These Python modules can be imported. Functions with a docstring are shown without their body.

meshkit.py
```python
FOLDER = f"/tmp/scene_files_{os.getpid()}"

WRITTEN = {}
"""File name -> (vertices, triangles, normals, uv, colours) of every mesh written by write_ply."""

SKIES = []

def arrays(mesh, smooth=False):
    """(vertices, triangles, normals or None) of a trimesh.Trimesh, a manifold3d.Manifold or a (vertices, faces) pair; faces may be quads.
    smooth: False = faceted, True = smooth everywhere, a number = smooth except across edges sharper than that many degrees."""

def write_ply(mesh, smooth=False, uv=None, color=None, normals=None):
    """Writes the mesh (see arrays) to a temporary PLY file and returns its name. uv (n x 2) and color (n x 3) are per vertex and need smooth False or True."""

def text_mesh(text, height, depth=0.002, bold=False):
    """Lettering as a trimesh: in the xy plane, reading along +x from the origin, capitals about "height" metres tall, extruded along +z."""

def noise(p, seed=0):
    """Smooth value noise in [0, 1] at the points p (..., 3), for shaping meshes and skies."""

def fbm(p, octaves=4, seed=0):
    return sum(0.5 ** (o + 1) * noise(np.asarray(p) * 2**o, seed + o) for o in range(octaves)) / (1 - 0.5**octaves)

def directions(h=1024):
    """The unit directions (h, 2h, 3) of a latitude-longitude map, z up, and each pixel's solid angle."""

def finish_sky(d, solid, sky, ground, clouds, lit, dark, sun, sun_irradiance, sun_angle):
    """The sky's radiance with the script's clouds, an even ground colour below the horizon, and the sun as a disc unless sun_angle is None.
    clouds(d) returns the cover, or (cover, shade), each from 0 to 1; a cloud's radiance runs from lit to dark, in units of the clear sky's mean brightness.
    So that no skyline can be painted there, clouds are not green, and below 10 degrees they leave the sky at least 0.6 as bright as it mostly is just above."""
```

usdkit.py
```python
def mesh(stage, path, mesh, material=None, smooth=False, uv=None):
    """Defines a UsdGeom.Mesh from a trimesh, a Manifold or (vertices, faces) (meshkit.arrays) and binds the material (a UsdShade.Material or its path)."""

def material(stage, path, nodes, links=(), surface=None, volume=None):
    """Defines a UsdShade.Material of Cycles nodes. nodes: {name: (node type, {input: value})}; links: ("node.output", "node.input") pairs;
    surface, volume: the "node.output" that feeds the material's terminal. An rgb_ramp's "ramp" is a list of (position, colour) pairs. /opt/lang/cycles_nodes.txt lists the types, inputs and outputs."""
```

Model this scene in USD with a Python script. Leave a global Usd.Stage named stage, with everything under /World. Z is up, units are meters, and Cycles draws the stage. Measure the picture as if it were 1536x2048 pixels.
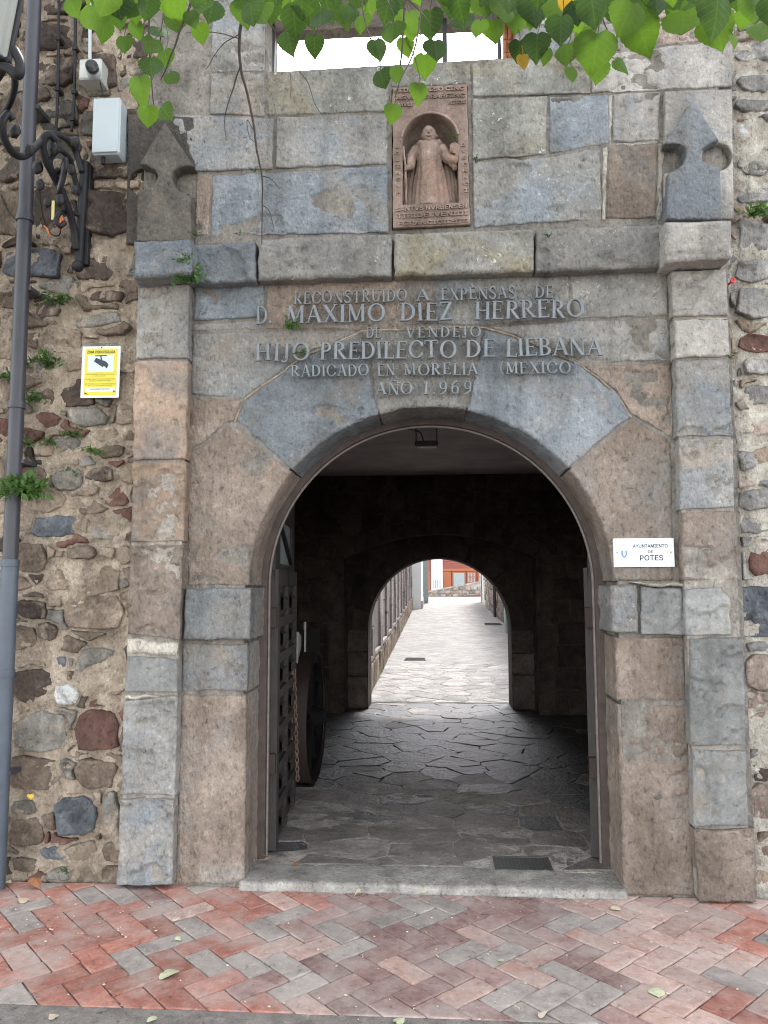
import math, random, numpy as np, trimesh, usdkit, meshkit
import shapely
from shapely.geometry import Polygon, Point, LineString, box as sbox
from shapely import affinity
from shapely.ops import unary_union
from scipy.spatial import Delaunay
from pxr import Usd, UsdGeom, UsdLux, UsdShade, Gf, Sdf

stage = Usd.Stage.CreateInMemory()
UsdGeom.SetStageUpAxis(stage, 'Z')
UsdGeom.Xform.Define(stage, '/World')
UsdGeom.Scope.Define(stage, '/World/Looks')

# ------------------------------------------------------------------ camera, sky, sun, exposure
YAW, PITCH, ROLL, FPX, EYE = math.radians(3.8797), math.radians(5.4616), math.radians(-0.1891), 1538.0, 1.6
def cam_axes():
    cy, sy, cp, sp = math.cos(YAW), math.sin(YAW), math.cos(PITCH), math.sin(PITCH)
    fwd = np.array([-sy*cp, cy*cp, sp]); right = np.array([cy, sy, 0]); up = np.cross(right, fwd)
    c, s = math.cos(ROLL), math.sin(ROLL)
    return np.stack([c*right+s*up, -s*right+c*up, -fwd], 1)
CM = cam_axes()
cam = UsdGeom.Camera.Define(stage, '/World/camera')
m4 = np.eye(4); m4[:3, :3] = CM.T; m4[3, :3] = (0, 0, EYE)
cam.AddTransformOp().Set(Gf.Matrix4d(m4.tolist()))
cam.CreateHorizontalApertureAttr(27.0); cam.CreateVerticalApertureAttr(36.0)
cam.CreateFocalLengthAttr(27.0*FPX/1536.0)
cam.CreateClippingRangeAttr(Gf.Vec2f(0.05, 2000))
cam.CreateExposureAttr(2.2)

SUN = np.array([0.16, 0.52, 0.84]); SUN /= np.linalg.norm(SUN)
sun_el, sun_rot = math.asin(SUN[2]), math.atan2(SUN[0], SUN[1])
dome = UsdLux.DomeLight.Define(stage, '/World/sky')
dome.CreateIntensityAttr(1.0)
sky_mat = usdkit.material(stage, '/World/Looks/sky_look', {
    'tc': ('texture_coordinate', {}),
    'nz': ('noise_texture', {'scale': 2.2, 'detail': 5.0, 'roughness': 0.55}),
    'cr': ('rgb_ramp', {'ramp': [(0.25, (0.8, 0.8, 0.8)), (0.6, (1, 1, 1))]}),
    'sk': ('sky_texture', {'sky_type': 'single_scattering', 'sun_disc': False, 'sun_elevation': sun_el, 'sun_rotation': sun_rot}),
    'hs': ('hsv', {'saturation': 0.16, 'value': 1.35}),
    'mx': ('mix', {'mix_type': 'mix'}),
    'bg': ('background_shader', {'strength': 0.12}),
}, [('tc.generated', 'nz.vector'), ('nz.fac', 'cr.fac'), ('sk.color', 'hs.color'), ('cr.color', 'mx.fac'),
    ('sk.color', 'mx.color1'), ('hs.color', 'mx.color2'), ('mx.color', 'bg.color')], surface='bg.background')
UsdShade.MaterialBindingAPI.Apply(dome.GetPrim()).Bind(sky_mat)
sun = UsdLux.DistantLight.Define(stage, '/World/sun')
sun.CreateIntensityAttr(0.34); sun.CreateAngleAttr(10.0); sun.CreateNormalizeAttr(True)
sun.CreateColorAttr(Gf.Vec3f(1.0, 0.965, 0.92))
zax = SUN; xax = np.cross([0, 0, 1], zax); xax /= np.linalg.norm(xax); yax = np.cross(zax, xax)
ms = np.eye(4); ms[0, :3], ms[1, :3], ms[2, :3] = xax, yax, zax
sun.AddTransformOp().Set(Gf.Matrix4d(ms.tolist()))

# ------------------------------------------------------------------ geometry of the view: a pixel of the survey photo to a point on a plane of the place
def ray(px, py): return CM @ np.array([(px-768)/FPX, (1024-py)/FPX, -1.0])
def W(px, py, y):                       # on the vertical plane Y = y -> (x, z)
    r = ray(px, py); t = y/r[1]; return np.array([t*r[0], EYE+t*r[2]])
def G(px, py, z=0.0):                   # on the level z -> (x, y)
    r = ray(px, py); t = (z-EYE)/r[2]; return np.array([t*r[0], t*r[1]])
def P3(px, py, y): a = W(px, py, y); return np.array([a[0], y, a[1]])
Y0 = 4.215                              # face of the ashlar wall
YP = Y0-0.09                            # face of the pilasters
AC, AR = (-0.045, 1.6), 0.99            # centre and radius of the arch

# ------------------------------------------------------------------ names, labels
used = {}
def numbered(parent, name):
    k = (parent, name); n = used.get(k, 0); used[k] = n+1
    return f'{parent}/{name}' if n == 0 else f'{parent}/{name}_{n:03d}'
def tag(prim, label=None, cat=None, group=None, kind=None):
    prim = prim.GetPrim() if hasattr(prim, 'GetPrim') else prim
    for k, v in (('label', label), ('category', cat), ('group', group), ('kind', kind)):
        if v: prim.SetCustomDataByKey(k, v)
    return prim
def thing(name, label, cat, group=None, kind=None, parent='/World', loc=None):
    x = UsdGeom.Xform.Define(stage, numbered(parent, name))
    if loc is not None: x.AddTranslateOp().Set(Gf.Vec3d(*map(float, loc)))
    tag(x, label, cat, group, kind)
    return str(x.GetPath())
def part(name, parent): return str(UsdGeom.Xform.Define(stage, numbered(parent, name)).GetPath())
def obj(name, mesh, mat, parent='/World', smooth=False, label=None, cat=None, group=None, kind=None, uv=None):
    m = usdkit.mesh(stage, numbered(parent, name), mesh, M[mat] if isinstance(mat, str) else mat, smooth, uv)
    tag(m, label, cat, group, kind); return str(m.GetPath())

# ------------------------------------------------------------------ mesh helpers
def cat(*ms):
    ms = [m for m in ms if m is not None]; V, F, n = [], [], 0
    for m in ms:
        v, f = (m if isinstance(m, tuple) else (np.asarray(m.vertices), np.asarray(m.faces)))
        V.append(v); F.append(np.asarray(f)+n); n += len(v)
    return np.vstack(V), np.vstack(F)
def bx(x0, x1, y0, y1, z0, z1, ch=0.0):
    if ch <= 0:
        m = trimesh.creation.box(bounds=[[x0, y0, z0], [x1, y1, z1]]); return np.array(m.vertices), np.array(m.faces)
    import itertools
    pts = []
    for sx, sy, sz in itertools.product((0, 1), repeat=3):
        p = np.array([(x0, x1)[sx], (y0, y1)[sy], (z0, z1)[sz]], float); d = np.array([1-2*sx, 1-2*sy, 1-2*sz])*ch
        for k in range(3):
            q = p+d; q[k] = p[k]; pts.append(q)
    h = trimesh.Trimesh(np.array(pts)).convex_hull
    return np.array(h.vertices), np.array(h.faces)
def tube(pts, r, n=8, closed=False, caps=True):
    pts = np.asarray(pts, float); N = len(pts); r = np.broadcast_to(np.asarray(r, float), (N,))
    t = np.gradient(pts, axis=0) if not closed else np.roll(pts, -1, 0)-np.roll(pts, 1, 0)
    t /= np.maximum(np.linalg.norm(t, axis=1, keepdims=True), 1e-9)
    u = np.cross(t[0], [0, 0, 1.0]);
    if np.linalg.norm(u) < 1e-3: u = np.cross(t[0], [1.0, 0, 0])
    u /= np.linalg.norm(u); V = []
    a = np.linspace(0, 2*math.pi, n, endpoint=False)
    for i in range(N):
        u = u-np.dot(u, t[i])*t[i]; u /= np.linalg.norm(u); w = np.cross(t[i], u)
        V.append(pts[i]+r[i]*(np.cos(a)[:, None]*u+np.sin(a)[:, None]*w))
    V = np.vstack(V); F = []
    for i in range(N if closed else N-1):
        j = (i+1) % N
        for k in range(n):
            l = (k+1) % n; F += [[i*n+k, i*n+l, j*n+l], [i*n+k, j*n+l, j*n+k]]
    if caps and not closed:
        V = np.vstack([V, pts[0], pts[-1]])
        for k in range(n):
            l = (k+1) % n; F += [[len(V)-2, l, k], [len(V)-1, (N-1)*n+k, (N-1)*n+l]]
    return V, np.array(F)
def spline(pts, n=24):
    pts = np.asarray(pts, float); P = np.vstack([2*pts[0]-pts[1], pts, 2*pts[-1]-pts[-2]]); out = []
    for i in range(1, len(P)-2):
        for s in np.linspace(0, 1, n, endpoint=False):
            a, b, c, d = P[i-1:i+3]
            out.append(0.5*((2*b)+(-a+c)*s+(2*a-5*b+4*c-d)*s*s+(-a+3*b-3*c+d)*s**3))
    return np.array(out+[pts[-1]])
def fbm3(p, s, seed, o=3): return meshkit.fbm(np.asarray(p)*s+seed*7.31, o, int(seed) % 997)*2-1
def extrude(poly, frame, d0, d1):
    """Flat-sided prism of a shapely polygon: frame(uv, d) -> xyz, d0 back, d1 front."""
    out = []
    for g in getattr(poly, 'geoms', [poly]):
        if g.is_empty or g.area < 1e-9: continue
        m = trimesh.creation.extrude_polygon(g, 1.0, engine='earcut')
        v = np.array(m.vertices); out.append((frame(v[:, :2], d0+(d1-d0)*v[:, 2]), np.array(m.faces)))
    return cat(*out)
def wallframe(y):                       # (u, v) = (x, z), depth d towards the viewer
    return lambda uv, d: np.stack([uv[:, 0], y-np.asarray(d)*np.ones(len(uv)), uv[:, 1]], 1)
def floorframe(z):
    return lambda uv, d: np.stack([uv[:, 0], uv[:, 1], z+np.asarray(d)*np.ones(len(uv))], 1)

def stone(poly, frame, back, front, r=0.012, amp=0.004, h=0.016, seed=1, edge=0.004, flake=0.0, fs=11.0, bulge=0.0, tilt=0.0, peck=0.0):
    """One hewn or rough stone: outline with worn edge, rounded arris, rough face, straight skirt to the back."""
    poly = poly.buffer(0)
    if poly.geom_type != 'Polygon': poly = max(poly.geoms, key=lambda g: g.area)
    rng = np.random.default_rng(int(seed)*13+5)
    def ringline(R, s):
        out = []; R = np.array(R.coords)[:-1]
        for i in range(len(R)):
            a, b = R[i], R[(i+1) % len(R)]; k = max(1, int(round(np.linalg.norm(b-a)/s)))
            out += [a+(b-a)*t for t in np.linspace(0, 1, k, endpoint=False)]
        return np.array(out)
    def ringpts(P, s): return np.vstack([ringline(R, s) for R in (P.exterior, *P.interiors)])
    def jitter(R):
        B = ringline(R, h)
        if edge > 0:
            z = np.zeros(len(B))
            B = B+edge*1.6*np.c_[fbm3(np.c_[B, z], 16, seed+3, 3), fbm3(np.c_[B, z], 16, seed+71, 3)]
        return B
    Pj = Polygon(jitter(poly.exterior), [jitter(q) for q in poly.interiors]).buffer(0)
    if Pj.geom_type != 'Polygon': Pj = max(Pj.geoms, key=lambda g: g.area)
    B = np.vstack([np.array(R.coords)[:-1] for R in (Pj.exterior, *Pj.interiors)])
    pts = [B]
    for q in (0.3, 0.95):
        I = Pj.buffer(-r*q)
        for g in getattr(I, 'geoms', [I]):
            if not g.is_empty and g.geom_type == 'Polygon': pts.append(ringpts(g, h))
    x0, y0, x1, y1 = Pj.bounds
    gx, gy = np.meshgrid(np.arange(x0, x1, h), np.arange(y0, y1, h*0.87)); gx = gx+((np.arange(gx.shape[0]) % 2)*h*0.5)[:, None]
    g = np.c_[gx.ravel(), gy.ravel()]; g = g+rng.uniform(-.15, .15, g.shape)*h
    keep = shapely.contains_xy(Pj.buffer(-r*1.15-0.3*h), g[:, 0], g[:, 1]); pts.append(g[keep])
    A = np.vstack(pts); nb = len(B)
    T = Delaunay(A).simplices
    c = A[T].mean(1); T = T[shapely.contains_xy(Pj, c[:, 0], c[:, 1])]
    a2 = np.cross(A[T[:, 1]]-A[T[:, 0]], A[T[:, 2]]-A[T[:, 0]]); T = np.where((a2 < 0)[:, None], T[:, ::-1], T); T = T[np.abs(a2) > 1e-10]
    d = shapely.distance(Pj.boundary, shapely.points(A)); d[:nb] = 0
    k = np.clip(1-d/r, 0, 1); prof = r*(1-np.sqrt(np.maximum(1-k*k, 0)))
    q = np.c_[A, np.zeros(len(A))]; w = np.clip(d/(r*1.2), 0, 1)
    n = amp*(fbm3(q, fs*0.35, seed, 2)*1.3+fbm3(q, fs*1.4, seed+17, 3)*w)
    if peck: n = n+peck*(fbm3(q*[1, .8, 1], 34, seed+41, 3)-.35*np.abs(fbm3(q, 22, seed+57, 2)))*np.clip(d/(r*.5), 0, 1)
    if flake > 0:
        s = fbm3(q*[1, 1.7, 1], 4.2, seed+29, 3)+0.12*fbm3(q, 30, seed+31, 2); n = n-flake*np.clip((s-0.12)/0.03, 0, 1)*w
    if bulge > 0:
        mx = max(d.max(), 1e-6); n = n+bulge*np.sqrt(np.clip(d/mx, 0, 1))-bulge*0.4
    if tilt:
        cc = A.mean(0); ta = rng.uniform(0, 6.28); n = n+tilt*((A-cc)@[math.cos(ta), math.sin(ta)])
    V = frame(A, front-prof+n)
    E = np.sort(np.vstack([T[:, [0, 1]], T[:, [1, 2]], T[:, [2, 0]]]), 1); Eo = np.vstack([T[:, [0, 1]], T[:, [1, 2]], T[:, [2, 0]]])
    _, inv, cnt = np.unique(E, axis=0, return_inverse=True, return_counts=True)
    Bd = Eo[cnt[inv.ravel()] == 1]
    ids = np.unique(Bd); mp = -np.ones(len(A), int); mp[ids] = np.arange(len(ids))
    f1 = V[ids]; m = len(A); L = len(ids); K = 12 if front-back > 0.2 else 1; rings = [f1]
    for kk in range(1, K+1):
        dd = front+(back-front)*kk/K; uv = A[ids]
        if K > 1:
            q3 = np.c_[uv, np.full(L, dd)]; uv = uv+0.007*np.c_[fbm3(q3, 15, seed+3, 4), fbm3(q3, 15, seed+71, 4)]*min(1, kk/2)
        rings.append(frame(uv, np.full(L, dd)))
    a, b = mp[Bd[:, 0]]+m, mp[Bd[:, 1]]+m
    S = np.vstack([x for kk in range(K) for x in (np.c_[a+kk*L, a+kk*L+L, b+kk*L+L], np.c_[a+kk*L, b+kk*L+L, b+kk*L])])
    F = np.vstack([T, S]); V = np.vstack([V]+rings)
    # orient by the frame's handedness
    t0 = V[T[0]]; nrm = np.cross(t0[1]-t0[0], t0[2]-t0[0]); o = frame(A[:1], np.array([1.0]))-frame(A[:1], np.array([0.0]))
    if np.dot(nrm, o[0]) < 0: F = F[:, ::-1]
    return V, F

# ------------------------------------------------------------------ materials
M = {}
L_ = '/World/Looks/'
def stone_mat(name, c1, c2, c3=None, pat=0.60, scale=2.6, rough=0.86, bump=0.75, fine=44.0, spec=0.3, dust=None, dustamt=0.0, bdist=0.022, tool=0.9, spots=0.0, streak=0.8):
    c3 = c3 or tuple(0.7*x for x in c2)
    nodes = {
        'g': ('geometry', {}), 'oi': ('object_info', {}), 'ro': ('math', {'math_type': 'multiply', 'value2': 23.0}),
        'av': ('vector_math', {'math_type': 'add'}),
        'n1': ('noise_texture', {'scale': scale, 'detail': 6.0, 'roughness': 0.62, 'distortion': 0.4}),
        'r1': ('rgb_ramp', {'ramp': [(0.34, c1), (0.66, c2)]}),
        'n2': ('noise_texture', {'scale': scale*0.8, 'detail': 7.0, 'roughness': 0.6, 'distortion': 0.8}),
        'r2': ('rgb_ramp', {'ramp': [(pat-.07, (0, 0, 0)), (pat+0.09, (0.9, 0.9, 0.9))]}),
        'av2': ('vector_math', {'math_type': 'add', 'vector2': (11.3, 4.1, 7.7)}),
        'mx': ('mix', {'mix_type': 'mix', 'color2': c3}),
        'n3': ('noise_texture', {'scale': 30.0, 'detail': 9.0, 'roughness': 0.72, 'distortion': 0.6}),
        'r3': ('rgb_ramp', {'ramp': [(0.33, (0.42, 0.42, 0.42)), (0.43, (0.9, 0.9, 0.9)), (0.56, (1.0, 1.0, 1.0)), (0.70, (1.45, 1.45, 1.45))]}),
        'mm': ('mix', {'mix_type': 'multiply', 'fac': 1.0}),
        'hv': ('math', {'math_type': 'multiply_add', 'value2': 0.44, 'value3': 0.78}),
        'hs': ('hsv', {}),
        'nb': ('noise_texture', {'scale': fine, 'detail': 7.0, 'roughness': 0.72}),
        'vb': ('voronoi_texture', {'scale': fine*0.75, 'feature': 'smooth_f1', 'smoothness': 0.4}),
        'mp': ('mapping', {'mapping_type': 'point', 'rotation': (0.0, 0.75, 0.0), 'scale': (1.15, 1.0, 0.55)}),
        'nt': ('noise_texture', {'scale': fine*1.5, 'detail': 4.0, 'roughness': 0.55}),
        'nm': ('math', {'math_type': 'multiply', 'value2': tool}), 'ad': ('math', {'math_type': 'add'}),
        'rp': ('rgb_ramp', {'ramp': [(0.28, (0.55, 0.55, 0.55)), (0.42, (0.97, 0.97, 0.97)), (0.60, (1.03, 1.03, 1.03)), (0.72, (1.28, 1.28, 1.28))]}),
        'mp2': ('mix', {'mix_type': 'multiply', 'fac': min(1.0, tool)}),
        'ab': ('math', {'math_type': 'multiply_add', 'value2': 0.5}),
        'bp': ('bump', {'strength': bump, 'distance': bdist}),
        'p': ('principled_bsdf', {'roughness': rough, 'specular_ior_level': spec}),
    }
    links = [('oi.random', 'ro.value1'), ('g.position', 'av.vector1'), ('ro.value', 'av.vector2'), ('av.vector', 'n1.vector'), ('n1.fac', 'r1.fac'),
             ('av.vector', 'av2.vector1'), ('av2.vector', 'n2.vector'), ('n2.fac', 'r2.fac'), ('r2.color', 'mx.fac'), ('r1.color', 'mx.color1'),
             ('g.position', 'n3.vector'), ('n3.fac', 'r3.fac'), ('mx.color', 'mm.color1'), ('r3.color', 'mm.color2'),
             ('oi.random', 'hv.value1'), ('hv.value', 'hs.value'), ('g.position', 'mp.vector'), ('mp.vector', 'nt.vector'), ('nt.fac', 'nm.value1'), ('nt.fac', 'rp.fac'), ('mm.color', 'mp2.color1'), ('rp.color', 'mp2.color2'), ('mp2.color', 'hs.color'),
             ('g.position', 'nb.vector'), ('g.position', 'vb.vector'), ('vb.distance', 'ab.value1'), ('nb.fac', 'ab.value3'), ('ab.value', 'ad.value1'), ('nm.value', 'ad.value2'), ('ad.value', 'bp.height'), ('bp.normal', 'p.normal')]
    out = 'hs.color'
    if streak:
        nodes.update({'sm': ('mapping', {'mapping_type': 'point', 'scale': (5.0, 5.0, 0.55)}), 'sn': ('noise_texture', {'scale': 1.0, 'detail': 6.0, 'roughness': 0.6, 'distortion': 0.3}),
                      'sr': ('rgb_ramp', {'ramp': [(0.36, (0.66, 0.65, 0.63)), (0.50, (1.0, 1.0, 1.0)), (0.66, (1.10, 1.09, 1.07))]}), 'sx_': ('mix', {'mix_type': 'multiply', 'fac': streak})})
        links += [('g.position', 'sm.vector'), ('sm.vector', 'sn.vector'), ('sn.fac', 'sr.fac'), (out, 'sx_.color1'), ('sr.color', 'sx_.color2')]; out = 'sx_.color'
    if dust:
        nodes['nd'] = ('noise_texture', {'scale': 3.1, 'detail': 8.0, 'roughness': 0.68})
        nodes['rd'] = ('rgb_ramp', {'ramp': [(0.44, (0, 0, 0)), (0.66, (dustamt,)*3)]})
        nodes['md'] = ('mix', {'mix_type': 'mix', 'color2': dust})
        links += [('g.position', 'nd.vector'), ('nd.fac', 'rd.fac'), ('rd.color', 'md.fac'), (out, 'md.color1')]; out = 'md.color'
    if spots:
        nodes.update({'vs': ('voronoi_texture', {'scale': 26.0, 'feature': 'f1'}), 'vl': ('math', {'math_type': 'less_than', 'value2': 0.17}), 'ns': ('noise_texture', {'scale': 3.4, 'detail': 3.0}),
                      'rs': ('rgb_ramp', {'ramp': [(0.52, (0, 0, 0)), (0.62, (spots,)*3)]}), 'mu': ('math', {'math_type': 'multiply'}), 'md2': ('mix', {'mix_type': 'mix', 'color2': (0.62, 0.62, 0.58)}),
                      'vn': ('noise_texture', {'scale': 60.0, 'detail': 3.0}), 'vm': ('mix', {'mix_type': 'mix', 'fac': 0.06})})
        links += [('g.position', 'vn.vector'), ('vn.color', 'vm.color2'), ('g.position', 'vm.color1'), ('vm.color', 'vs.vector'), ('vs.distance', 'vl.value1'), ('g.position', 'ns.vector'), ('ns.fac', 'rs.fac'), ('vl.value', 'mu.value1'), ('rs.color', 'mu.value2'), ('mu.value', 'md2.fac'), (out, 'md2.color1')]; out = 'md2.color'
    links.append((out, 'p.base_color'))
    M[name] = usdkit.material(stage, L_+name, nodes, links, surface='p.BSDF')
def plain(name, c, rough=0.5, metal=0.0, spec=0.5, var=0.25, nscale=14.0, bump=0.0, bscale=60.0):
    nodes = {'g': ('geometry', {}), 'n': ('noise_texture', {'scale': nscale, 'detail': 5.0, 'roughness': 0.65}),
             'r': ('rgb_ramp', {'ramp': [(0.3, tuple(x*(1-var) for x in c)), (0.7, tuple(min(1, x*(1+var)) for x in c))]}),
             'p': ('principled_bsdf', {'roughness': rough, 'metallic': metal, 'specular_ior_level': spec})}
    links = [('g.position', 'n.vector'), ('n.fac', 'r.fac'), ('r.color', 'p.base_color')]
    if bump:
        nodes['nb'] = ('noise_texture', {'scale': bscale, 'detail': 5.0}); nodes['b'] = ('bump', {'strength': bump, 'distance': 0.005})
        links += [('g.position', 'nb.vector'), ('nb.fac', 'b.height'), ('b.normal', 'p.normal')]
    M[name] = usdkit.material(stage, L_+name, nodes, links, surface='p.BSDF')

stone_mat('blue_stone', (0.14, 0.158, 0.178), (0.265, 0.287, 0.308), (0.24, 0.218, 0.195), 0.60, bump=1.0, fine=52, tool=0.6)
stone_mat('blue_brown_stone', (0.165, 0.178, 0.19), (0.25, 0.245, 0.235), (0.245, 0.212, 0.178), 0.52, fine=48, tool=1.1)
stone_mat('brown_stone', (0.165, 0.128, 0.104), (0.30, 0.242, 0.20), (0.215, 0.20, 0.185), 0.58, bump=0.95, fine=36, tool=1.2)
stone_mat('grey_stone', (0.165, 0.16, 0.152), (0.285, 0.272, 0.252), (0.20, 0.222, 0.245), 0.56, spots=.5)
stone_mat('slate_stone', (0.145, 0.148, 0.145), (0.265, 0.265, 0.256), (0.235, 0.205, 0.17), 0.60, fine=34, tool=.35)
stone_mat('shaded_stone', (0.055, 0.05, 0.045), (0.125, 0.11, 0.095), (0.16, 0.135, 0.11), 0.6)  # dark stone, deepened in colour for the shaded upper left corner
stone_mat('pale_stone', (0.25, 0.235, 0.218), (0.40, 0.375, 0.345), (0.24, 0.25, 0.26), 0.58, fine=60, tool=.5)
stone_mat('moss_stone', (0.14, 0.138, 0.125), (0.25, 0.243, 0.22), (0.215, 0.19, 0.138), 0.56, spots=.8)
stone_mat('tan_stone', (0.225, 0.155, 0.108), (0.325, 0.245, 0.188), (0.165, 0.148, 0.135), 0.53, fine=40, tool=.7)
MW, MP = (0.36, 0.295, 0.23), (0.44, 0.40, 0.345)
stone_mat('rubble_brown', (0.115, 0.086, 0.067), (0.25, 0.192, 0.147), MW, 0.60, scale=7, bump=0.9)
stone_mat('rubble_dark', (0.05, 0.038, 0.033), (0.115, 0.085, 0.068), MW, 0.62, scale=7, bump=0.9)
stone_mat('rubble_tan', (0.22, 0.168, 0.125), (0.36, 0.29, 0.228), MW, 0.60, scale=7, bump=0.9)
stone_mat('rubble_grey', (0.135, 0.124, 0.11), (0.27, 0.25, 0.225), MW, 0.61, scale=7, bump=0.9)
stone_mat('rubble_blue', (0.07, 0.078, 0.092), (0.175, 0.188, 0.205), (0.05, 0.055, 0.065), 0.6, scale=9, bump=0.9)
stone_mat('rubble_red', (0.085, 0.043, 0.035), (0.165, 0.09, 0.07), (0.12, 0.08, 0.07), 0.62, scale=7, bump=0.7)
stone_mat('rubble_white', (0.42, 0.42, 0.42), (0.62, 0.62, 0.6), (0.25, 0.25, 0.25), 0.6, scale=10, bump=0.8)
stone_mat('rubble_pink', (0.25, 0.19, 0.16), (0.40, 0.325, 0.28), MP, 0.60, scale=6, bump=0.9)
stone_mat('slate_grey', (0.16, 0.155, 0.15), (0.32, 0.31, 0.298), MP, 0.60, scale=6, bump=0.9)
stone_mat('mortar_warm', (0.29, 0.232, 0.178), (0.44, 0.365, 0.29), (0.22, 0.178, 0.14), 0.56, scale=7, bump=1.0, fine=60)
stone_mat('mortar_pale', (0.38, 0.345, 0.295), (0.56, 0.52, 0.455), (0.30, 0.265, 0.225), 0.58, scale=7, bump=1.0, fine=60)
stone_mat('mortar_grey', (0.18, 0.162, 0.142), (0.30, 0.272, 0.24), (0.12, 0.11, 0.10), 0.6, scale=6, bump=0.7)
stone_mat('relief_stone', (0.12, 0.088, 0.075), (0.235, 0.178, 0.152), (0.12, 0.092, 0.08), 0.60, scale=7, bump=0.45, fine=120, bdist=.01)
stone_mat('relief_rose', (0.19, 0.138, 0.115), (0.32, 0.235, 0.195), (0.29, 0.185, 0.14), 0.60, scale=5, bump=0.45, fine=120, bdist=.01)
dustc = (0.46, 0.405, 0.375)
pk = dict(streak=0.0, tool=0.0, bump=0.4, fine=110, bdist=.008, dust=dustc)
stone_mat('paver_red', (0.33, 0.125, 0.094), (0.45, 0.21, 0.165), (0.40, 0.24, 0.20), 0.57, scale=9, dustamt=0.68, **pk)
stone_mat('paver_mauve', (0.225, 0.135, 0.122), (0.36, 0.238, 0.218), (0.32, 0.24, 0.22), 0.58, scale=9, dustamt=0.68, **pk)
stone_mat('paver_grey', (0.26, 0.225, 0.207), (0.38, 0.335, 0.31), (0.37, 0.32, 0.295), 0.58, scale=9, dustamt=0.7, **pk)
stone_mat('paver_pink', (0.42, 0.28, 0.245), (0.55, 0.40, 0.355), (0.45, 0.27, 0.215), 0.58, scale=7, dustamt=0.6, **pk)
stone_mat('sand_joint', (0.05, 0.042, 0.037), (0.15, 0.13, 0.115), (0.32, 0.29, 0.265), 0.57, scale=10, bump=0.6)
stone_mat('asphalt', (0.27, 0.24, 0.22), (0.38, 0.345, 0.32), (0.13, 0.125, 0.118), 0.65, scale=12, bump=0.7, fine=140, bdist=.01)
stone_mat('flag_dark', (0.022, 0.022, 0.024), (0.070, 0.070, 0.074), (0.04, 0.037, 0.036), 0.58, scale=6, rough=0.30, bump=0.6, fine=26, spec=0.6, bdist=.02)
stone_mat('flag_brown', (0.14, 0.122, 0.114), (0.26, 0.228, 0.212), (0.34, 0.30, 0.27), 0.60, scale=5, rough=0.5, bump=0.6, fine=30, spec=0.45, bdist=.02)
stone_mat('flag_joint', (0.30, 0.275, 0.25), (0.48, 0.44, 0.40), (0.14, 0.13, 0.12), 0.6, scale=9, bump=0.6)
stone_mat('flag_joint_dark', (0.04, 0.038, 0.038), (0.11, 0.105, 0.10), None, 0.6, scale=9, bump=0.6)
stone_mat('threshold_stone', (0.23, 0.215, 0.198), (0.36, 0.34, 0.315), (0.23, 0.22, 0.205), 0.58, scale=5, bump=0.6, fine=60)
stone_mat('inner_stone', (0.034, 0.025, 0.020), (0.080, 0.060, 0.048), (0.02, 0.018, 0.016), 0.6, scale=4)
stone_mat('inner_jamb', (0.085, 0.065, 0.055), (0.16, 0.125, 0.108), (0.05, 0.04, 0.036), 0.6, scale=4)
stone_mat('alley_stone', (0.26, 0.228, 0.22), (0.37, 0.335, 0.325), (0.22, 0.20, 0.205), 0.58, scale=3)
stone_mat('alley_dark_stone', (0.17, 0.148, 0.148), (0.26, 0.23, 0.23), (0.26, 0.23, 0.24), 0.58, scale=3)
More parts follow.
